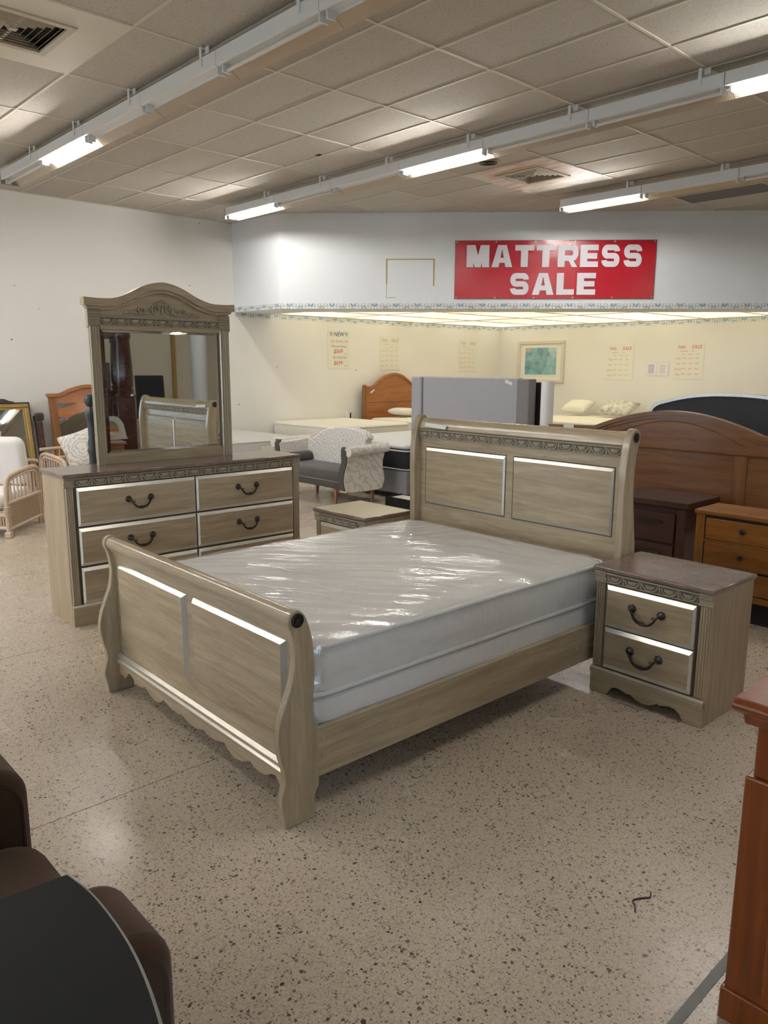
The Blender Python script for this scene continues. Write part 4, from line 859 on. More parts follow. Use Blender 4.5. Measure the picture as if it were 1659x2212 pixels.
# grey wing headboard, standing
t = thing('wing_headboard', 'tall grey upholstered wing headboard with nailhead edge standing behind the bed', 'headboard', (-6.735, 6.74, 0), 0)
MB().box(0.165, 1.60, 0.03, 0.12, 0.12, 1.585).build('panel', M['grey'], t, bevel=0.015, seg=3)
MB().box(0.0, 0.16, -0.005, 0.13, 0.0, 1.585).build('left_wing', M['grey'], t, bevel=0.02, seg=3)
MB().box(1.605, 1.765, -0.005, 0.13, 0.0, 1.575).build('right_wing', M['greyd'], t, bevel=0.012, seg=3)
nh = MB()
for k in range(70): nh.ell((1.612, -0.006, 0.2 + k * 0.0195), 0.006, 0.004, 0.006, 6, 3)
nh.build('nailhead_row', M['metal'], t, kind='stuff')
MB().box(-0.05, 0.05, -0.0012, 0.0, -0.018, 0.018).build('price_tape', M['tape'], None, loc=(-6.735 + 1.47, 6.766, 1.535), rot=(0, math.radians(18), 0), label='white paper tag taped near the top of the grey wing headboard', cat='tape')
t = thing('white_headboard', 'pale curved headboard with dark back leaning behind the grey wing headboard', 'headboard', (-4.90, 6.90, 0))
MB().box(-1.3, 0.0, 0.0, 0.05, 0.1, 1.54).build('back_panel', M['dark'], t)
MB().ext(crom([(0.0, 0.0), (0.005, -0.05), (0.05, -0.075), (0.095, -0.04), (0.095, 0.06), (0.04, 0.08), (0.0, 0.06)], 4, True), 'z', 0.0, 1.555).build('pale_edge_post', M['piping'], t, smooth=50)

# low black box with beige lid on the floor
t = thing('low_box', 'low black box with a beige top on the floor behind the hidden nightstand', 'box', (-6.83, 6.40, 0))
MB().box(0, 0.95, 0, 0.02, 0, 0.125).build('front_board', M['blacktop'], t); MB().box(0, 0.02, 0.02, 0.28, 0, 0.125).build('end_board', M['blacktop'], t); MB().box(0.022, 0.95, 0.022, 0.28, 0.0, 0.11).build('top_panel', M['cream'], t)

# bed at the far right of the alcove
base_box('pale foundation of the bed below the framed picture', -9.5, -7.3, 12.45, 14.45, 0.40, 'tick')
slab_bed('mattress', 'cream mattress with a floral pillow below the sale posters', 'mattress', -9.52, -7.28, 12.42, 14.46, 0.401, 0.70, 'cream')
pillow('floral cotton pillow on the far bed below the sale posters', 'floralp', (-8.13, 14.02, 0.905), (math.radians(20), 0, 0), 0.72, 0.48, 0.22)
pillow('plain cream pillow on the far bed beside the pale curved headboard', 'cream', (-9.10, 14.06, 0.895), (math.radians(22), 0, 0), 0.6, 0.45, 0.2)

# cherry headboard
t = thing('cherry_headboard', 'wide cherry headboard with arched crest behind the two brown nightstands', 'headboard', (-3.05, 6.16, 0))
hw = 1.22
ar = crom([(-hw, 1.172), (-1.05, 1.178), (-0.76, 1.186), (-0.72, 1.190), (-0.60, 1.235), (-0.40, 1.295), (-0.20, 1.335), (0, 1.348), (0.20, 1.335), (0.40, 1.295), (0.60, 1.235), (0.72, 1.190), (0.76, 1.186), (1.05, 1.178), (hw, 1.172)], 4)
MB().ext(ar + [(a * 0.985, b_ - 0.035) for a, b_ in reversed(ar)], 'y', -0.045, 0.04).build('crest_rail', M['cherry'], t, smooth=30)
MB().ext([(a * 0.985, b_ - 0.033) for a, b_ in ar] + [(a * 0.975, b_ - 0.058) for a, b_ in reversed(ar)], 'y', -0.030, 0.03).build('crest_bead', M['cherry'], t, smooth=30)
MB().ext([(a * 0.975, b_ - 0.055) for a, b_ in ar] + [(hw * 0.975, 1.03), (-hw * 0.975, 1.03)], 'y', -0.014, 0.02).build('crest_panel', M['cherry'], t)
MB().tube([(a * 0.80, -0.016, b_ - 0.085) for a, b_ in ar if abs(a) < 0.75], 0.006, 6).build('crest_arch_bead', M['cherry'], t, smooth=40)
MB().ext([(-0.02, 1.020), (-0.028, 1.028), (-0.02, 1.036), (0.02, 1.036), (0.02, 1.020)], 'x', -hw * 0.97, hw * 0.97).build('mid_bead', M['cherry'], t)
MB().box(-hw * 0.96, hw * 0.96, -0.005, 0.02, 0.35, 1.025).build('lower_panel', M['cherry'], t)
for s in (-1, 0.0, 1):
    for e in ((-1, 1) if s == 0 else (0,)):
        c = s * 1.12 + e * 0.575
        MB().box(c - 0.055, c + 0.055, -0.014, 0.0, 0.0 if s else 0.35, 1.022).build('stile', M['cherryz'], t, bevel=0.003, seg=1)
iv = MB()
for s in (-1, 1):
    iv.tube([(s * 0.05 + s * 0.035 * (1 - 0.75 * i / 20) * math.cos(-1.2 + 9 * i / 20), -0.0155, 1.14 + 0.03 * (1 - 0.75 * i / 20) * math.sin(-1.2 + 9 * i / 20)) for i in range(21)], 0.002, 5)
    iv.tube(crom([(s * 0.03, -0.0155, 1.105), (s * 0.09, -0.0155, 1.135), (s * 0.14, -0.0155, 1.115), (s * 0.18, -0.0155, 1.125), (s * 0.235, -0.0155, 1.115), (s * 0.17, -0.0155, 1.105), (s * 0.10, -0.0155, 1.108), (s * 0.06, -0.0155, 1.165), (0, -0.0155, 1.188)], 4), 0.002, 5)
iv.build('carved_scroll', M['pineleg'], t)
MB().box(-0.055, 0.055, -0.0015, 0.0, -0.020, 0.020).build('price_tape', M['tape'], None, loc=(-4.04, 6.108, 1.170), rot=(0, math.radians(4), 0), label='white paper tag on the left shoulder of the cherry headboard', cat='tape')
# black headboard with silver edge behind it
t = thing('black_headboard', 'black padded headboard with silver edge curving above the cherry headboard', 'headboard', (-3.12, 7.35, 0))
ar = crom([(-0.83, 0.9), (-0.80, 1.15), (-0.775, 1.27), (-0.73, 1.345), (-0.62, 1.385), (-0.40, 1.435), (-0.15, 1.462), (0.10, 1.465), (0.35, 1.452), (0.60, 1.410), (0.73, 1.355), (0.80, 1.25), (0.83, 0.9)], 5)
inn = [(a * 0.965, b_ - (0.028 if abs(a) < 0.75 else 0.02)) for a, b_ in ar]
MB().ext(ar + list(reversed(inn)), 'y', -0.04, 0.05).build('silver_edge', M['silver'], t, smooth=30)
MB().ext(inn, 'y', -0.03, 0.04).build('padded_panel', M['black'], t)
for s in (-1, 1): MB().box(s * 0.77 - 0.05, s * 0.77 + 0.05, -0.02, 0.03, 0, 0.95).build('leg', M['dark'], t)

# dark brown nightstand
t = thing('espresso_nightstand', 'dark espresso nightstand with bar pulls before the cherry headboard', 'nightstand', (-3.22, 5.52, 0))
w = 0.645; D = 0.53
MB().box(0.0, w + 0.012, -0.012, D, 0.655, 0.70).build('top', M['espresso'], t, bevel=0.004)
MB().box(0.03, w - 0.05, 0.03, D - 0.02, 0.06, 0.655).build('carcass', M['espresso'], t)
for a in (0.012, w - 0.085):
    for b_ in (0.01, D - 0.09): MB().box(a, a + 0.07, b_, b_ + 0.07, 0, 0.655).build('leg', M['espresso'], t, bevel=0.004)
for r0, r1 in ((0.37, 0.60), (0.10, 0.355)):
    d = MB().box(0.095, w - 0.10, 0.012, 0.032, r0, r1).build('drawer', M['espresso'], t, bevel=0.003)
    MB().box(0.20, w - 0.20, -0.015, -0.005, r1 - 0.075, r1 - 0.06).box(0.215, 0.23, -0.006, 0.013, r1 - 0.073, r1 - 0.062).box(w - 0.23, w - 0.215, -0.006, 0.013, r1 - 0.073, r1 - 0.062).build('bar_pull', M['pewter'], d)
# honey nightstand
t = thing('honey_nightstand', 'honey-brown three-drawer nightstand with round knobs at the right edge', 'nightstand', (-2.336, 5.15, 0))
w = 0.67; D = 0.34
MB().box(-0.012, w + 0.012, -0.012, D + 0.01, 0.712, 0.742).build('top', M['honey'], t, bevel=0.006)
MB().box(0.02, w - 0.02, 0.012, D, 0.16, 0.712).build('carcass', M['honey'], t)
for a in (0.0, w - 0.06):
    MB().box(a, a + 0.06, 0.0, 0.06, 0.0 if False else 0.155, 0.712).build('stile', M['honeyz'], t, bevel=0.002, seg=1)
MB().box(0.06, w - 0.06, 0.006, 0.016, 0.16, 0.705).build('drawer_recess', M['slot'], t)
for r0, r1 in ((0.545, 0.690), (0.365, 0.520), (0.205, 0.350)):
    d = MB().box(0.070, w - 0.070, -0.002, 0.014, r0, r1).build('drawer', M['honey'], t, bevel=0.004)
    MB().lathe([(0.008, 0), (0.008, -0.012), (0.019, -0.016), (0.021, -0.022), (0.012, -0.027), (0.010, -0.024), (0.003, -0.026)], (w / 2 - 0.01, -0.002, (r0 + r1) / 2 + 0.012), 'y', 18).build('knob', M['pewter'], d, smooth=40)
MB().box(0.06, w - 0.06, 0.004, 0.014, 0.522, 0.543).build('cross_rail', M['honey'], t)
MB().box(0.0, w, -0.004, 0.02, 0.158, 0.200).build('bottom_rail', M['honey'], t)
MB().box(0.03, w - 0.03, 0.05, D - 0.02, 0.0, 0.158).build('gap_shade_block', M['slot'], t)  # black block stands in for the shade in the gap below the stand

# --- settee
t = thing('settee', 'small settee with leaf-print arms and back and charcoal velvet seat', 'settee', (-8.56, 5.95, 0))
w = 1.50; D = 0.62
MB().ext([(0.02, 0.24), (0.0, 0.30), (0.01, 0.37), (0.05, 0.42), (0.35, 0.44), (0.58, 0.44), (0.58, 0.20), (0.10, 0.19)], 'x', 0.10, w - 0.10).build('seat', M['darkgrey'], t, bevel=0.02, seg=3)
MB().tube([(0.10, 0.0, 0.30), (w - 0.10, 0.0, 0.30)], 0.006, 6).build('seat_welt', M['greyd'], t)
def armprof(): return crom([(0.05, 0.175), (0.0, 0.22), (-0.025, 0.34), (0.0, 0.46), (0.035, 0.55), (0.03, 0.63), (0.04, 0.70), (0.30, 0.715), (0.60, 0.745), (0.66, 0.70), (0.655, 0.62), (0.63, 0.55), (0.625, 0.45), (0.655, 0.32), (0.63, 0.22), (0.55, 0.17)], 4, True)
for a, b_ in ((0.0, 0.11), (w - 0.11, w)):
    o = MB().ext(armprof(), 'x', a, b_).build('arm', M['leaf'], t, bevel=0.012, seg=2)
    c = a if a == 0 else b_
    MB().tube([(c + (-0.035 if a == 0 else 0.03), 0.02, 0.685), (c + (-0.035 if a == 0 else 0.03), 0.66, 0.705)], 0.062, 12).build('rolled_arm_top', M['leaf'], o, smooth=40)
    fr = crom([(0.03, 0.17), (-0.012, 0.22), (-0.035, 0.34), (-0.012, 0.46), (0.022, 0.55), (0.018, 0.63), (0.02, 0.70), (0.035, 0.735)], 4)
    MB().ext([(p, q) for p, q in fr] + [(p + 0.03, q) for p, q in reversed(fr)], 'x', a + 0.005, b_ - 0.005 + 0.0).build('arm_front', M['darkgrey'], o, smooth=40)
bp = crom([(0.0, 0.72), (0.18, 0.735), (0.30, 0.78), (0.42, 0.85), (0.62, 0.905), (0.85, 0.925), (1.08, 0.915), (1.22, 0.89), (1.30, 0.85), (1.33, 0.80), (1.29, 0.76), (1.32, 0.70), (1.50, 0.68)], 4)
MB().ext(bp + [(1.48, 0.30), (0.02, 0.30)], 'y', 0.50, 0.63).build('back', M['leafp'], t, bevel=0.02, seg=3)
for sx, rx in ((0.17, 0), (w - 0.17, 0)):
    MB().tube([(sx, 0.16, 0.49), (sx, 0.47, 0.49)], 0.075, 14).build('bolster', M['darkgrey'], t, smooth=40)
for lx, ly in ((0.30, 0.06), (w - 0.25, 0.06), (0.42, 0.42), (w - 0.10, 0.54)):
    MB().tube([(lx, ly, 0.19), (lx, ly - 0.005, 0.10), (lx + 0.01, ly - 0.02, 0.0)], [0.032, 0.024, 0.017], 8).build('leg', M['pineleg'], t, smooth=40)

# --- rattan armchairs
def rattan_chair(label, loc, rz, back=True):
    # local x front->rear along one side, local y across the chair
    t = thing('rattan_armchair', label, 'armchair', loc, rz, 'pale rattan armchairs'); Wd = 0.80
    for k, y in enumerate((0.0, Wd)):
        arm = crom([(0.0, y, 0.0), (0.0, y, 0.30), (0.01, y, 0.50), (0.05, y, 0.585), (0.14, y, 0.615), (0.35, y, 0.632), (0.62, y, 0.640), (0.75, y, 0.615), (0.80, y, 0.54), (0.81, y, 0.30), (0.81, y, 0.0)], 4)
        MB().tube(arm, 0.022, 8).build('arm_loop', M['rattan'], t, smooth=40)
        a2 = [(x + 0.045 - 0.09 * (x / 0.81), yy, z * 0.94) for x, yy, z in arm]
        MB().tube(a2, 0.017, 8).build('inner_loop', M['rattan'], t, smooth=40)
        for z in (0.345, 0.085): MB().tube([(0.0, y, z), (0.81, y, z)], 0.019, 8).build('side_rail', M['rattan'], t, smooth=40)
        for q in range(8):
            x = 0.12 + q * 0.08; MB().tube([(x, y, 0.345), (x - 0.01, y, 0.625)], 0.009, 6).build('spindle', M['rattan'], t, smooth=40)
        cn = MB()
        for q in range(26): cn.tube([(0.05 + q * 0.028, y, 0.09), (0.05 + q * 0.028, y, 0.34)], 0.010, 5)
        cn.build('cane_panel', M['cane'], t, smooth=40, kind='stuff')
        for x in (0.0, 0.81): MB().box(x - 0.032, x + 0.032, y - 0.032, y + 0.032, 0.0, 0.06).build('foot', M['rattan'], t, bevel=0.01)
        MB().tube([(0.022 * math.cos(a / 8 * 6.283) * 1.4, y + 0.031 * math.sin(a / 8 * 6.283), 0.22 + 0.0025 * a) for a in range(40)], 0.005, 5).build('wrapped_binding', M['rattan'], t)
    for z in (0.10, 0.23): MB().tube([(0.0, 0, z), (0.0, Wd, z)], 0.02, 8).build('front_rail', M['rattan'], t, smooth=40)
    cn = MB()
    for q in range(26): cn.tube([(0.0, 0.04 + q * 0.029, 0.10), (0.0, 0.04 + q * 0.029, 0.23)], 0.010, 5)
    cn.build('front_cane_panel', M['cane'], t, smooth=40, kind='stuff')
    for z in (0.30, 0.56, 0.68): MB().tube([(0.81, 0, z), (0.83, Wd / 2, z + 0.01), (0.81, Wd, z)], 0.02, 8).build('back_rail', M['rattan'], t, smooth=40)
    for q in range(9): MB().tube([(0.82, 0.08 + q * 0.08, 0.30), (0.83, 0.08 + q * 0.08, 0.69)], 0.009, 6).build('back_spindle', M['rattan'], t, smooth=40)
    MB().box(0.02, 0.78, 0.03, Wd - 0.03, 0.24, 0.27).build('seat_deck', M['cane'], t)
    soft_box(0.0, 0.72, 0.035, Wd - 0.035, 0.27, 0.43, 0.05, 0.02).build('seat_cushion', M['cushion'], t, smooth=60)
    if not back: return t
    b = soft_box(-0.36, 0.36, -0.26, 0.26, -0.08, 0.08, 0.06, 0.03).build('back_cushion', M['cushion'], t, smooth=60)
    b.location = (0.62, Wd / 2, 0.70); b.rotation_euler = (math.radians(90), 0, 0); b.rotation_euler = (math.radians(78), 0, math.radians(90))
    return t
rattan_chair('pale rattan armchair with white cushions at the left edge', (-8.03, 2.37, 0), math.radians(138.6))
rattan_chair('pale rattan armchair half hidden behind the dresser mirror', (-8.95, 4.12, 0), math.radians(180), False)
rattan_chair('pale rattan armchair below the gold mirror, behind the cushioned one', (-9.62, 3.10, 0), math.radians(180), False)
pillow('grey-streaked throw pillow below the gold mirror', 'leafp', (-10.22, 2.78, 0.70), (math.radians(74), math.radians(6), math.radians(90)), 0.5, 0.44, 0.14)
pillow('grey-streaked throw pillow on the half-hidden rattan armchair', 'leafp', (-9.50, 3.72, 0.685), (math.radians(72), math.radians(-15), math.radians(90)), 0.44, 0.44, 0.16)

# --- things leaning on the left wall
def lean(name, label, cat, y, xt, xb, H):
    ang = math.asin((xb - xt) / H)
    t = thing(name, label, cat, (xb, y, 0), 0, None, (0, -ang, 0)); return t
t = lean('gold_mirror', 'gold-framed mirror with dark carved crest leaning on the left wall', 'mirror', 3.02, -11.52, -11.30, 1.22)
o = MB()
W2, H2 = 0.80, 1.20
def frame(mb, a0, a1, z0, z1, wd, x0, x1):
    mb.box(x0, x1, a0, a1, z0, z0 + wd).box(x0, x1, a0, a1, z1 - wd, z1).box(x0, x1, a0, a0 + wd, z0 + wd, z1 - wd).box(x0, x1, a1 - wd, a1, z0 + wd, z1 - wd); return mb
frame(MB(), 0, W2, 0, H2, 0.022, -0.03, 0.012).build('dark_outer_edge', M['dark'], t); frame(MB(), 0.022, W2 - 0.022, 0.022, H2 - 0.022, 0.055, -0.02, 0.03).build('gold_frame', M['gold'], t, bevel=0.01)
frame(MB(), 0.077, W2 - 0.077, 0.077, H2 - 0.077, 0.022, -0.02, 0.018).build('inner_gold_lip', M['gold'], t); MB().box(-0.01, 0.0, 0.07, W2 - 0.07, 0.07, H2 - 0.07).build('mirror_glass', M['mirror'], t)
bd = MB()
for k in range(60): bd.ell((0.03, W2 - 0.03, 0.05 + k * 0.0185), 0.006, 0.006, 0.007, 6, 3)
bd.build('beaded_edge', M['gold'], t, kind='stuff')
MB().ext(crom([(0.28, H2 - 0.005), (0.33, H2 + 0.025), (0.40, H2 + 0.05), (0.47, H2 + 0.05), (0.53, H2 + 0.022), (0.58, H2 + 0.012), (0.60, H2 - 0.005)], 4), 'x', -0.02, 0.02).build('carved_crest', M['dark'], t)
t = lean('carved_post', 'dark carved wooden post leaning between the gold mirror and the pine mirror', 'post', 3.925, -11.50, -11.34, 1.05)
MB().ext(rrect(-0.045, 0.03, -0.05, 0.04, 0.012), 'z', 0, 0.93).build('shaft', M['mahog'], t); cvd = MB().box(-0.055, 0.04, -0.06, 0.06, 0.93, 1.0)
for k in range(9): cvd.ell((0.03, -0.055 + 0.0138 * k, 1.0 + 0.012 * (k % 2)), 0.02, 0.014, 0.03, 7, 4)
cvd.build('carved_capital', M['dark'], t, smooth=40)
t = lean('pine_mirror', 'arched knotty-pine framed mirror leaning on the left wall', 'mirror', 4.65, -11.50, -11.30, 1.42)
hw = 0.56
ar = crom([(-0.60, 1.305), (-0.50, 1.305), (-0.43, 1.31), (-0.36, 1.335), (-0.22, 1.39), (0, 1.43), (0.22, 1.39), (0.36, 1.335), (0.43, 1.31), (0.50, 1.305), (0.60, 1.305)], 4)
MB().ext(ar + [(a * 0.97, b_ - 0.05) for a, b_ in reversed(ar)], 'x', -0.03, 0.05).build('arched_cornice', M['pine'], t, smooth=30)
for s in (-1, 1): MB().box(-0.02, 0.03, s * 0.52 - 0.052, s * 0.52 + 0.052, 0, 1.26).build('stile', M['honeyz'], t)
MB().ext([(a * 0.97, b_ - 0.05) for a, b_ in ar] + [(0.56, 1.165), (-0.56, 1.165)], 'x', -0.01, 0.02).build('top_panel', M['pine'], t)
lo = crom([(-0.47, 1.09), (-0.40, 1.09), (-0.30, 1.12), (-0.15, 1.17), (0, 1.185), (0.15, 1.17), (0.30, 1.12), (0.40, 1.09), (0.47, 1.09)], 4); lo2 = crom([(0.47, 0.97), (0.36, 0.95), (0.25, 0.99), (0.1, 1.04), (0, 1.05), (-0.1, 1.04), (-0.25, 0.99), (-0.36, 0.95), (-0.47, 0.97)], 4)
MB().ext(lo + lo2, 'x', -0.012, 0.028).build('arched_apron', M['pine'], t, smooth=30); MB().box(-0.015, 0.0, -0.47, 0.47, 0.10, 1.06).build('mirror_glass', M['mirror'], t); MB().box(-0.02, 0.03, -0.47, 0.47, 0.0, 0.10).build('bottom_rail', M['pine'], t)
t = thing('turned_post', 'slate-black turned bedpost standing behind the left end of the dresser', 'bedpost', (-6.42, 2.618, 0))
MB().lathe([(0.055, 0), (0.055, 0.03), (0.03, 0.05), (0.028, 0.20), (0.033, 0.40), (0.038, 0.62), (0.034, 0.86), (0.036, 0.96), (0.044, 0.98), (0.044, 1.0), (0.036, 1.02), (0.040, 1.05), (0.030, 1.10), (0.031, 1.22), (0.036, 1.27), (0.046, 1.29), (0.046, 1.32), (0.032, 1.34), (0.022, 1.36), (0.036, 1.375), (0.047, 1.405), (0.043, 1.44), (0.025, 1.462), (0.006, 1.467)], (0, 0, 0), 'z', 20).build('shaft', M['ink'], t, smooth=45)

# --- foreground: brown armchair, black side table, amber chest
t = thing('brown_armchair', 'dark brown corduroy armchair in the lower left corner', 'armchair', (-2.26, 0.585, 0), 0)
Wd = 1.06
ap_ = [(-0.95, 0.06), (-0.95, 0.645), (-0.10, 0.665)] + [(-0.085 + 0.085 * math.sin(math.pi / 2 * k / 8), 0.58 + 0.085 * math.cos(math.pi / 2 * k / 8)) for k in range(9)] + [(0.0, 0.06)]
for a, b_ in ((0.0, 0.26), (Wd - 0.23, Wd)):
    o = MB().ext(ap_, 'x', a, b_).build('arm', M['brown'], t, bevel=0.03, seg=4)
    MB().tube([(b_ - 0.004, -0.475 + (y + 0.475) * 0.955, z - 0.026) for y, z in ap_], 0.006, 6).build('welt', M['brown'], o, smooth=40)
soft_box(0.262, Wd - 0.232, -0.70, 0.0, 0.27, 0.485, 0.06, 0.018).build('seat_cushion', M['brown'], t, smooth=60)
MB().box(0.262, Wd - 0.232, -0.80, -0.05, 0.06, 0.27).build('seat_base', M['brown'], t, bevel=0.02)
MB().box(0.02, Wd - 0.02, -1.02, -0.72, 0.06, 0.86).build('back', M['brown'], t, bevel=0.06, seg=4)
for x in (0.08, Wd - 0.08):
    for y in (-0.12, -0.90): MB().lathe([(0.03, 0), (0.035, 0.065)], (x, y, 0), 'z', 12).build('foot', M['dark'], t)
t = thing('black_table', 'black-topped table with grey bowed edge overlapping the brown armchair', 'table', (-1.36, 0.45, 0))
edge = crom([(0.0, 0.0), (0.10, 0.012), (0.25, 0.006), (0.40, -0.022), (0.55, -0.07), (0.70, -0.14), (0.82, -0.24)], 5)
top_ = edge + [(0.82, -0.50), (-0.035, -0.50), (-0.012, -0.115)]
MB().ext(top_, 'z', 0.735, 0.75).build('table_top', M['blacktop'], t)
MB().tube([(x, y, 0.743) for x, y in edge], 0.0065, 8).build('edge_band', M['rimgrey'], t, smooth=40)
for x, y in ((0.50, -0.12), (0.74, -0.32), (0.50, -0.45), (0.74, -0.45)): MB().lathe([(0.018, 0), (0.022, 0.736)], (x, y, 0), 'z', 12).build('leg', M['blacktop'], t, smooth=40)
t = thing('amber_chest', 'amber wooden chest with moulded top cut off by the right edge', 'chest', (-0.665, 1.872, 0))
MB().ext([(-0.03, 0.868), (-0.045, 0.880), (-0.045, 0.892), (-0.030, 0.905), (0.50, 0.905), (0.50, 0.868)], 'x', -0.040, 0.96).build('top', M['amber'], t, bevel=0.008, seg=3)
MB().box(0.045, 0.9, 0.03, 0.45, 0.9045, 0.9065).build('top_inlay', M['mahog'], t)
MB().ext([(-0.012, 0.835), (-0.026, 0.868), (0.47, 0.868), (0.47, 0.835)], 'x', -0.018, 0.94).build('cornice', M['amber'], t, bevel=0.006)
MB().box(0.012, 0.91, 0.0, 0.46, 0.70, 0.838).build('frieze', M['amber'], t, bevel=0.004); MB().box(-0.004, 0.925, -0.010, 0.47, 0.09, 0.70).build('body', M['amber'], t, bevel=0.006); MB().box(-0.012, 0.935, -0.018, 0.475, 0.0, 0.095).build('base', M['amber'], t, bevel=0.006)
for r0, r1 in ((0.42, 0.67), (0.13, 0.39)):
    d = MB().box(0.09, 0.84, -0.024, -0.008, r0, r1).build('drawer', M['amber'], t, bevel=0.004)
    MB().lathe([(0.01, 0), (0.01, -0.012), (0.018, -0.02), (0.004, -0.026)], (0.46, -0.024, (r0 + r1) / 2), 'y', 14).build('knob', M['pewter'], d, smooth=40)
# bit of wire on the floor
wp = [(-1.039, 2.180), (-1.029, 2.155), (-1.040, 2.140), (-1.053, 2.119), (-1.059, 2.097), (-1.043, 2.084), (-1.026, 2.056)]
setp(MB().tube(crom([(a, b_, 0.003) for a, b_ in wp], 3), 0.0024, 6).build('wire_scrap', M['plastic']), 'short bent piece of dark wire lying on the floor', 'wire')
# ================================================================== ON THE WALLS
def stroke(mb, pts, wd, y=0.0, closed=False):
    # flat stroke with mitred joints in the x-z plane, facing -y
    P = [Vector(p) for p in pts]; n = len(P); Lf, Rt = [], []
    for i in range(n):
        a = P[i - 1] if (i or closed) else None; b_ = P[(i + 1) % n] if (i < n - 1 or closed) else None
        d1 = (P[i] - a).normalized() if a is not None else (b_ - P[i]).normalized(); d2 = (b_ - P[i]).normalized() if b_ is not None else d1
        nn = Vector((-d1.y - d2.y, d1.x + d2.x)); nn.normalize(); k = wd / 2 / max(0.45, nn.dot(Vector((-d1.y, d1.x))))
        Lf.append(P[i] + nn * k); Rt.append(P[i] - nn * k)
    vs = [(p.x, y, p.y) for p in Lf] + [(p.x, y, p.y) for p in Rt]
    mb.add(vs, [(i, (i + 1) % n, n + (i + 1) % n, n + i) for i in range(n if closed else n - 1)])
def poly(mb, pts, y=0.0): mb.add([(a, y, b_) for a, b_ in pts], [tuple(range(len(pts)))])
def arc(cx, cz, rx, rz, a0, a1, n=8): return [(cx + rx * math.cos(math.radians(a0 + (a1 - a0) * i / n)), cz + rz * math.sin(math.radians(a0 + (a1 - a0) * i / n))) for i in range(n + 1)]
def glyph(mb, ch, x, z, w, h, s):
    # heavy extended capitals
    v = s * 1.05; q = s * 0.80
    if ch == 'M':
        poly(mb, [(x, z), (x + v, z), (x + v, z + h), (x, z + h)]); poly(mb, [(x + w - v, z), (x + w, z), (x + w, z + h), (x + w - v, z + h)])
        poly(mb, [(x + v * 0.4, z + h), (x + v * 1.25, z + h), (x + w / 2 + v * 0.42, z), (x + w / 2 - v * 0.42, z)], -0.0006); poly(mb, [(x + w - v * 1.25, z + h), (x + w - v * 0.4, z + h), (x + w / 2 + v * 0.42, z), (x + w / 2 - v * 0.42, z)], -0.0012)
    elif ch == 'A':
        poly(mb, [(x, z), (x + v, z), (x + w / 2 + v * 0.1, z + h), (x + w / 2 - v * 0.62, z + h)]); poly(mb, [(x + w, z), (x + w - v, z), (x + w / 2 - v * 0.1, z + h), (x + w / 2 + v * 0.62, z + h)], -0.0006); poly(mb, [(x + w * 0.22, z + h * 0.2), (x + w * 0.78, z + h * 0.2), (x + w * 0.72, z + h * 0.2 + q * 0.9), (x + w * 0.28, z + h * 0.2 + q * 0.9)], -0.0012)
    elif ch == 'T':
        poly(mb, [(x, z + h - q), (x + w, z + h - q), (x + w, z + h), (x, z + h)]); poly(mb, [(x + w / 2 - v / 2, z), (x + w / 2 + v / 2, z), (x + w / 2 + v / 2, z + h - q), (x + w / 2 - v / 2, z + h - q)])
    elif ch in 'EL':
        poly(mb, [(x, z), (x + v, z), (x + v, z + h), (x, z + h)]); poly(mb, [(x + v, z), (x + w, z), (x + w, z + q), (x + v, z + q)])
        if ch == 'E': poly(mb, [(x + v, z + h - q), (x + w, z + h - q), (x + w, z + h), (x + v, z + h)]); poly(mb, [(x + v, z + h / 2 - q / 2), (x + w * 0.94, z + h / 2 - q / 2), (x + w * 0.94, z + h / 2 + q / 2), (x + v, z + h / 2 + q / 2)])
    elif ch == 'R':
        poly(mb, [(x, z), (x + v, z), (x + v, z + h), (x, z + h)]); m_ = z + h * 0.40
        stroke(mb, [(x + v, z + h - q / 2), (x + w * 0.72, z + h - q / 2)] + arc(x + w * 0.72, (z + h - q / 2 + m_ + q / 2 - q * 0.5) / 2 + q * 0.0, w * 0.18, (z + h - q / 2 - m_) / 2, 90, -90) + [(x + v, m_)], q)
        poly(mb, [(x + w * 0.45, m_ + q * 0.2), (x + w * 0.68, m_ + q * 0.2), (x + w, z), (x + w * 0.72, z)], -0.0006)
    elif ch == 'S':
        t_ = q; r = (h - t_) / 4; x0_, x1_ = x + v * 0.5, x + w - v * 0.5
        stroke(mb, arc(x1_ - w * 0.14, z + h * 0.70, w * 0.14, h * 0.30 - t_ / 2, 0, 84, 6) + arc(x0_ + w * 0.14, z + h - t_ / 2 - r, w * 0.14, r, 90, 265, 10) + arc(x1_ - w * 0.14, z + t_ / 2 + r, w * 0.14, r, 85, -90, 10) + arc(x0_ + w * 0.14, z + h * 0.30, w * 0.14, h * 0.30 - t_ / 2, 264, 180, 6), t_)
def word(mb, txt, x, z, W_, h, s, widths):
    tot = sum(widths[c] for c in txt); gap = W_ * (0.014 if len(txt) > 4 else 0.03); u = (W_ - gap * (len(txt) - 1)) / tot
    for c in txt: glyph(mb, c, x, z, widths[c] * u, h, s); x += widths[c] * u + gap
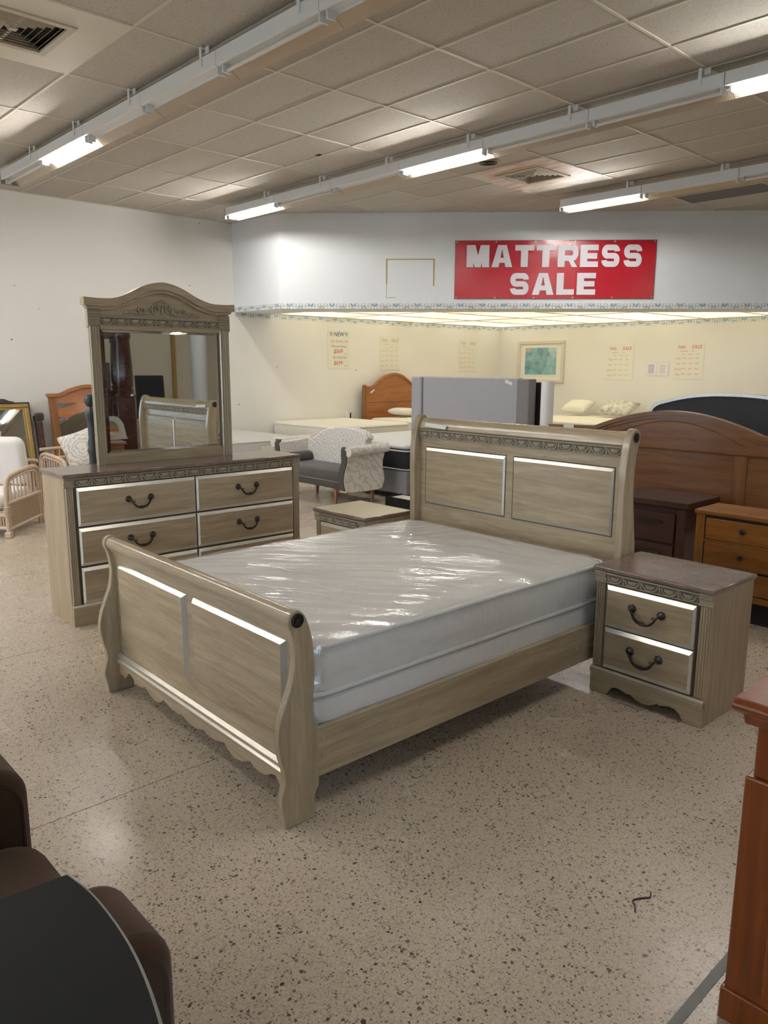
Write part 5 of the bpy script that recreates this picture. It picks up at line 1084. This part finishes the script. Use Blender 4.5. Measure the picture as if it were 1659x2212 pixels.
# red banner on the soffit: local x along the soffit, z up, face -y
ang = math.atan2(tv.y, tv.x)
def on_soffit(s, off): p = SP1 + tv * s + nv * off; return (p.x, p.y, 0)
t = thing('sale_banner', 'red vinyl banner reading MATTRESS SALE in white letters', 'banner', on_soffit(2.785, 0.004), ang)
def bfun(u, v):
    x = 3.085 * u; z = 2.754 + 0.873 * v
    return (x, -0.004 - 0.006 * math.exp(-((u - 0.33) / 0.12) ** 2) * v * math.sin(u * 60 + v * 25) - 0.005 * abs(noise.noise(Vector((u * 9, v * 4, 1)))), z)
MB().grid(bfun, 60, 18).build('vinyl_sheet', M['red'], t, smooth=80)
wd = dict(M=1.15, A=1.05, T=0.95, R=1.0, E=0.9, S=0.98, L=0.85)
l1 = MB(); word(l1, 'MATTRESS', 0.180, 3.228, 2.70, 0.330, 0.104, wd)
l1.v = [(a, -0.021 + b_, c) for a, b_, c in l1.v]; l1.build('lettering', M['textw'], t)
l2 = MB(); word(l2, 'SALE', 0.855, 2.812, 1.33, 0.328, 0.104, wd); l2.v = [(a, -0.021 + b_, c) for a, b_, c in l2.v]; l2.build('lettering', M['textw'], t)
hm = MB()
for q in ((0, 3.085, 2.750, 2.757), (0, 3.085, 3.622, 3.629), (0, 0.008, 2.75, 3.629), (3.077, 3.085, 2.75, 3.629)): hm.box(q[0], q[1], -0.012, -0.002, q[2], q[3])
hm.build('hem', M['cherry'], t)
for k in range(6):
    for z in (2.772, 3.608): MB().lathe([(0.012, 0), (0.012, -0.016), (0.006, -0.018)], (0.03 + k * 0.605, 0, z), 'y', 10).build('grommet', M['metal'], t)
# taped outline left of the banner
t = thing('tape_outline', 'tan masking-tape rectangle on the white soffit left of the banner', 'tape', on_soffit(1.707, 0.002), ang)
for q in ((0.0, 0.765, 3.345, 3.362), (0.0, 0.022, 2.985, 3.350), (0.742, 0.765, 2.95, 3.350), (0.0, 0.16, 2.770, 2.778), (0.004, 0.010, 2.77, 2.985)): MB().box(q[0], q[1], -0.002, 0, q[2], q[3]).build('tape_strip', M['tan'], t)

# posters. local x to the viewer's right, face -y
def text_mesh(body, size, mat, parent, x, z, y=-0.0022, name='lettering', shear=0.15, off=0.0, sx=1.0):
    cu = bpy.data.curves.new('txt', 'FONT'); cu.body = body; cu.size = size; cu.shear = shear; cu.offset = off; cu.align_x = 'CENTER'; cu.resolution_u = 2
    ob = bpy.data.objects.new('txt', cu); COL.objects.link(ob); dg = bpy.context.evaluated_depsgraph_get(); dg.update()
    me = bpy.data.meshes.new_from_object(ob.evaluated_get(dg)); bpy.data.objects.remove(ob); bpy.data.curves.remove(cu)
    me.name = name; me.materials.clear(); me.materials.append(mat); o = bpy.data.objects.new(name, me); COL.objects.link(o); o.parent = parent
    o.location = (x, y, z); o.rotation_euler = (math.radians(90), 0, 0); o.scale = (sx, 1, 1); return o
def poster(label, loc, rz, w, h, cat='poster', mat='paper', group='hand-lettered sale posters'):
    t = thing('sale_poster', label, cat, loc, rz, group); MB().box(0, w, -0.002, 0, 0, h).build('sheet', M[mat], t); return t
def scrib(parent, mat, rows_, sz=0.03):
    rnd = random.Random(len(rows_)); mb = MB()
    for x, z, w in rows_:
        n = max(3, int(w / 0.018)); stroke(mb, [(x + w * i / n, z + (sz * (0.5 if i % 2 else -0.3)) * (0.6 + 0.6 * rnd.random())) for i in range(n + 1)], 0.006, -0.0026)
    return mb.build('handwriting', M[mat], parent, kind='stuff')
RW = math.radians(90)   # posters on the left wall face +x: local x -> +y
p = poster('poster reading NEW Queen Set 569 and King Set 699 in blue and red', (XL + 0.003, 9.39, 1.655), RW, 0.55, 0.72)
text_mesh('NEW', 0.11, M['inkb'], p, 0.275, 0.615, off=0.002); text_mesh('2pc Queen Set', 0.072, M['inkr'], p, 0.285, 0.50); text_mesh('Millenium Edition', 0.055, M['inkb'], p, 0.275, 0.405)
text_mesh('$569', 0.11, M['inkr'], p, 0.25, 0.295, off=0.002); text_mesh('3pc King Set', 0.068, M['inkb'], p, 0.285, 0.195); text_mesh('$699', 0.11, M['inkr'], p, 0.25, 0.075, off=0.002)
for sx in (0.085, 0.465):
    mb = MB(); stroke(mb, [(sx + 0.045 * math.sin(2 * math.pi * 2 * i / 5), 0.655 + 0.045 * math.cos(2 * math.pi * 2 * i / 5)) for i in range(5)], 0.008, -0.0024, True); mb.build('star', M['inkb'], p)
scrib(p, 'inkg', [(0.40, 0.27, 0.10), (0.40, 0.05, 0.10)])
def sale_poster(label, loc, rz, w, h, c1, c2):
    p = poster(label, loc, rz, w, h); text_mesh('SALE', 0.095, M[c1], p, w * 0.74, h * 0.83, off=0.001)
    scrib(p, c1, [(0.05, h * 0.88, 0.14), (0.07, h * 0.85, 0.14)], 0.05); scrib(p, c2, [(0.10, h * 0.755, 0.16), (0.34, h * 0.755, 0.05), (0.15, h * 0.67, 0.05), (0.26, h * 0.67, 0.10), (0.43, h * 0.67, 0.05)], 0.018)
    for k, nm in enumerate(('Twin', 'Full', 'Queen', 'King')):
        z = h * (0.54 - 0.145 * k); text_mesh(nm, 0.05, M[c1], p, 0.075, z)
        scrib(p, c2, [(0.15, z + 0.02, 0.08), (0.28, z + 0.02, 0.08), (0.42, z + 0.02, 0.06)], 0.03)
    return p
sale_poster('faded sale poster above the knotty-pine headboard', (XL + 0.003, 10.745, 1.63), RW, 0.55, 0.68, 'inkp', 'inkp')
sale_poster('faded sale poster nearest the alcove corner', (XL + 0.003, 13.16, 1.60), RW, 0.59, 0.71, 'inkg', 'inkp')
sale_poster('sale poster right of the framed picture with red row names', (-8.78, YB - 0.003, 1.45), 0, 0.60, 0.73, 'inkr', 'inkg')
sale_poster('sale poster rightmost on the back wall with red prices', (-7.30, YB - 0.003, 1.485), 0, 0.58, 0.70, 'inkr', 'inkr')
p = poster('pair of small printed sheets taped between the two sale posters', (-7.90, YB - 0.003, 1.54), 0, 0.50, 0.28, 'notice', 'tape', None)
for a, mt in ((0.02, 'inkb'), (0.26, 'inkg')):
    MB().box(a, a + 0.21, -0.004, -0.002, 0.02, 0.26).build('printed_sheet', M['textw'], p)
    mb = MB()
    for k in range(6): stroke(mb, [(a + 0.04, 0.06 + k * 0.03), (a + 0.17, 0.06 + k * 0.03)], 0.010, -0.0045)
    mb.build('print_lines', M[mt], p, kind='stuff')
# framed picture
t = thing('framed_picture', 'framed abstract teal picture in a pale frame on the back wall', 'picture', (-11.08, YB - 0.002, 1.36))
W_, H_ = 1.25, 0.92
for q in ((0, W_, 0, 0.07), (0, W_, H_ - 0.07, H_), (0, 0.07, 0.07, H_ - 0.07), (W_ - 0.07, W_, 0.07, H_ - 0.07)): MB().box(q[0], q[1], -0.04, 0, q[2], q[3]).build('frame_rail', M['bar'], t, bevel=0.008)
MB().box(0.065, W_ - 0.065, -0.014, -0.002, 0.065, H_ - 0.065).build('mat_board', M['paper'], t)
m, tt, b, N, L = nt('abstract_teal'); tc = N.new('ShaderNodeTexCoord'); mp = N.new('ShaderNodeMapping'); mp.inputs['Scale'].default_value = (3.2, 1, 3.2); mp.inputs['Rotation'].default_value = (0, 0.6, 0); L.new(tc.outputs['Object'], mp.inputs['Vector'])
v = N.new('ShaderNodeTexVoronoi'); v.inputs['Scale'].default_value = 1.4; v.distance = 'MANHATTAN'; L.new(mp.outputs['Vector'], v.inputs['Vector']); sp = N.new('ShaderNodeSeparateColor'); L.new(v.outputs['Color'], sp.inputs[0])
r = ramp(N, [(0.0, (0.10, 0.28, 0.33)), (0.3, (0.22, 0.46, 0.50)), (0.55, (0.45, 0.62, 0.62)), (0.75, (0.12, 0.22, 0.34)), (0.9, (0.62, 0.36, 0.32)), (1.0, (0.60, 0.66, 0.62))]); r.color_ramp.interpolation = 'CONSTANT'; L.new(sp.outputs[0], r.inputs['Fac'])
n = N.new('ShaderNodeTexNoise'); n.inputs['Scale'].default_value = 5; L.new(tc.outputs['Object'], n.inputs['Vector']); mx = N.new('ShaderNodeMix'); mx.data_type = 'RGBA'; mx.inputs['Factor'].default_value = 0.45; r2 = ramp(N, [(0.3, (0.08, 0.26, 0.30)), (0.7, (0.55, 0.66, 0.64))]); L.new(n.outputs['Fac'], r2.inputs['Fac']); L.new(r.outputs['Color'], mx.inputs['A']); L.new(r2.outputs['Color'], mx.inputs['B']); L.new(mx.outputs['Result'], b.inputs['Base Color']); b.inputs['Roughness'].default_value = 0.3
MB().box(0.20, W_ - 0.20, -0.017, -0.012, 0.17, H_ - 0.15).build('print', m, t); frame2 = MB()
for q in ((0.185, W_ - 0.185, 0.155, 0.17), (0.185, W_ - 0.185, H_ - 0.15, H_ - 0.135), (0.185, 0.20, 0.17, H_ - 0.15), (W_ - 0.20, W_ - 0.185, 0.17, H_ - 0.15)): MB().box(q[0], q[1], -0.020, -0.012, q[2], q[3]).build('inner_fillet', M['white'], t)
# socket on the left wall, label text on the grey mattress
t = thing('wall_socket', 'small wall socket with dark side above the cream mattress', 'socket', (XL, 9.865, 0.73)); MB().box(0, 0.05, -0.05, 0.03, -0.04, 0.07).build('box', M['white'], t, bevel=0.004); MB().box(0, 0.052, 0.031, 0.06, -0.04, 0.07).build('dark_side', M['slot'], t)
o = text_mesh('sleep.', 0.06, M['dark'], gm, 0.9395, 0.075, y=0.25, shear=0); o.location = (0.9392, 0.265, 0.075); o.rotation_euler = (math.radians(90), 0, math.radians(90))

# ================================================================== OFF TO THE RIGHT, SEEN IN THE DRESSER MIRROR
t = thing('four_poster_bed', 'dark mahogany four-poster bed reflected in the dresser mirror', 'bed', (1.0, 4.74, 0), math.radians(17.6))
for x, y in ((0, 0), (2.25, 0), (0, -1.7), (2.25, -1.7)):
    o = MB().box(x - 0.13, x + 0.13, y - 0.13, y + 0.13, 0, 1.22).build('post_block', M['mahog'], t, bevel=0.01)
    MB().lathe([(0.15, 1.22), (0.16, 1.25), (0.11, 1.28), (0.12, 1.33), (0.10, 1.36), (0.115, 1.40), (0.118, 1.55), (0.095, 2.08), (0.11, 2.11), (0.11, 2.17), (0.09, 2.20)], (x, y, 0), 'z', 16, 8, 0.03).build('turned_post', M['mahog'], o, smooth=30)
for a, b_, c, d in ((-0.06, 2.31, -0.05, 0.05), (-0.06, 2.31, -1.75, -1.65), (-0.05, 0.05, -1.65, -0.05), (2.20, 2.30, -1.65, -0.05)): MB().box(a, b_, c, d, 2.16, 2.24).build('canopy_rail', M['mahog'], t)
MB().box(2.17, 2.23, -1.57, -0.13, 0.3, 1.75).build('headboard', M['mahog'], t); MB().box(0.02, 0.08, -1.57, -0.13, 0.2, 0.9).build('footboard', M['mahog'], t); MB().box(0.1, 2.15, -0.12, -0.07, 0.25, 0.45).build('side_rail', M['mahog'], t); MB().box(0.1, 2.15, -1.63, -1.58, 0.25, 0.45).build('side_rail', M['mahog'], t)
t = thing('office_chair', 'black high-backed office chair reflected in the dresser mirror', 'chair', (5.0, 6.72, 0))
MB().grid(lambda u, v: (-0.05 + 0.10 * (v - 0.4) ** 2 + 0.05 * (2 * u - 1) ** 2 * -1, -0.31 + 0.62 * u * (1 - 0.0 * v), 0.62 + 0.88 * v), 10, 14).build('back', M['black'], t, smooth=60)
MB().box(-0.55, -0.05, -0.27, 0.27, 0.58, 0.66).build('seat', M['black'], t, bevel=0.03, seg=3); MB().lathe([(0.03, 0.08), (0.03, 0.58)], (-0.28, 0, 0), 'z', 12).build('gas_lift', M['metal'], t)
for k in range(5):
    a = k * 1.2566; MB().tube([(-0.28, 0, 0.10), (-0.28 + 0.3 * math.cos(a), 0.3 * math.sin(a), 0.05)], 0.02, 8).build('base_spoke', M['black'], t); MB().lathe([(0.025, 0), (0.025, 0.05)], (-0.28 + 0.3 * math.cos(a), 0.3 * math.sin(a), 0), 'z', 10).build('caster', M['black'], t)
t = thing('round_column', 'round grey column reflected in the dresser mirror', 'column', (4.0, 7.41, 0)); MB().lathe([(0.19, 0), (0.19, 0.12), (0.165, 0.13), (0.165, HC - 0.01)], (0, 0, 0), 'z', 28).build('shaft', M['columnp'], t, smooth=40)
t = thing('brass_pole', 'thin brass shelf standard reflected in the dresser mirror', 'pole', (XR - 0.04, 7.74, 0)); MB().box(-0.01, 0.03, -0.045, 0.045, 0, 2.6).build('standard', M['gold'], t)
t = thing('cherry_chest', 'cherry chest carrying a silver mirror, reflected in the dresser mirror', 'chest', (-0.42, 3.62, 0), math.radians(90 + 8))
# local x -> +y, front faces -x
MB().box(-0.30, 0.42, 0.0, 0.40, 0.06, 0.70).build('body', M['cherry'], t); MB().box(-0.33, 0.45, -0.03, 0.43, 0.70, 0.735).build('top', M['cherry'], t, bevel=0.008)
for r0, r1 in ((0.50, 0.68), (0.29, 0.48), (0.08, 0.27)):
    d = MB().box(-0.27, 0.39, -0.014, 0.002, r0, r1).build('drawer', M['cherry'], t, bevel=0.004)
    for kx in (-0.12, 0.24): MB().lathe([(0.008, 0), (0.008, -0.012), (0.018, -0.018), (0.004, -0.026)], (kx, -0.014, (r0 + r1) / 2), 'y', 14).build('knob', M['gold'], d, smooth=40)
t2 = thing('silver_mirror', 'silver-framed mirror on the cherry chest, reflected in the dresser mirror', 'mirror', (-0.58, 3.86, 0.748), math.radians(98), None)
for o in (t2,): pass
sm = crom([(-0.36, 0.0), (0.22, 0.0), (0.25, 0.03), (0.235, 0.12), (0.22, 0.20), (0.17, 0.27), (0.10, 0.30), (-0.20, 0.31), (-0.36, 0.30), (-0.38, 0.15)], 4, True)
cxs, czs = -0.06, 0.15
inn = [(cxs + (a - cxs) * 0.74, czs + (b_ - czs) * 0.62) for a, b_ in sm]
mb = MB(); n_ = len(sm)
mb.add([(a, 0.0, b_) for a, b_ in sm] + [(a, 0.0, b_) for a, b_ in inn] + [(a, 0.03, b_) for a, b_ in sm] + [(a, 0.03, b_) for a, b_ in inn], [(i, (i + 1) % n_, n_ + (i + 1) % n_, n_ + i) for i in range(n_)] + [(2 * n_ + i, 3 * n_ + i, 3 * n_ + (i + 1) % n_, 2 * n_ + (i + 1) % n_) for i in range(n_)] + [(i, 2 * n_ + i, 2 * n_ + (i + 1) % n_, (i + 1) % n_) for i in range(n_)] + [(n_ + i, n_ + (i + 1) % n_, 3 * n_ + (i + 1) % n_, 3 * n_ + i) for i in range(n_)])
mb.build('silver_frame', M['silver'], t2, smooth=40); MB().ext(inn, 'y', 0.012, 0.02).build('mirror_glass', M['mirror'], t2)
bpy.context.view_layer.update()
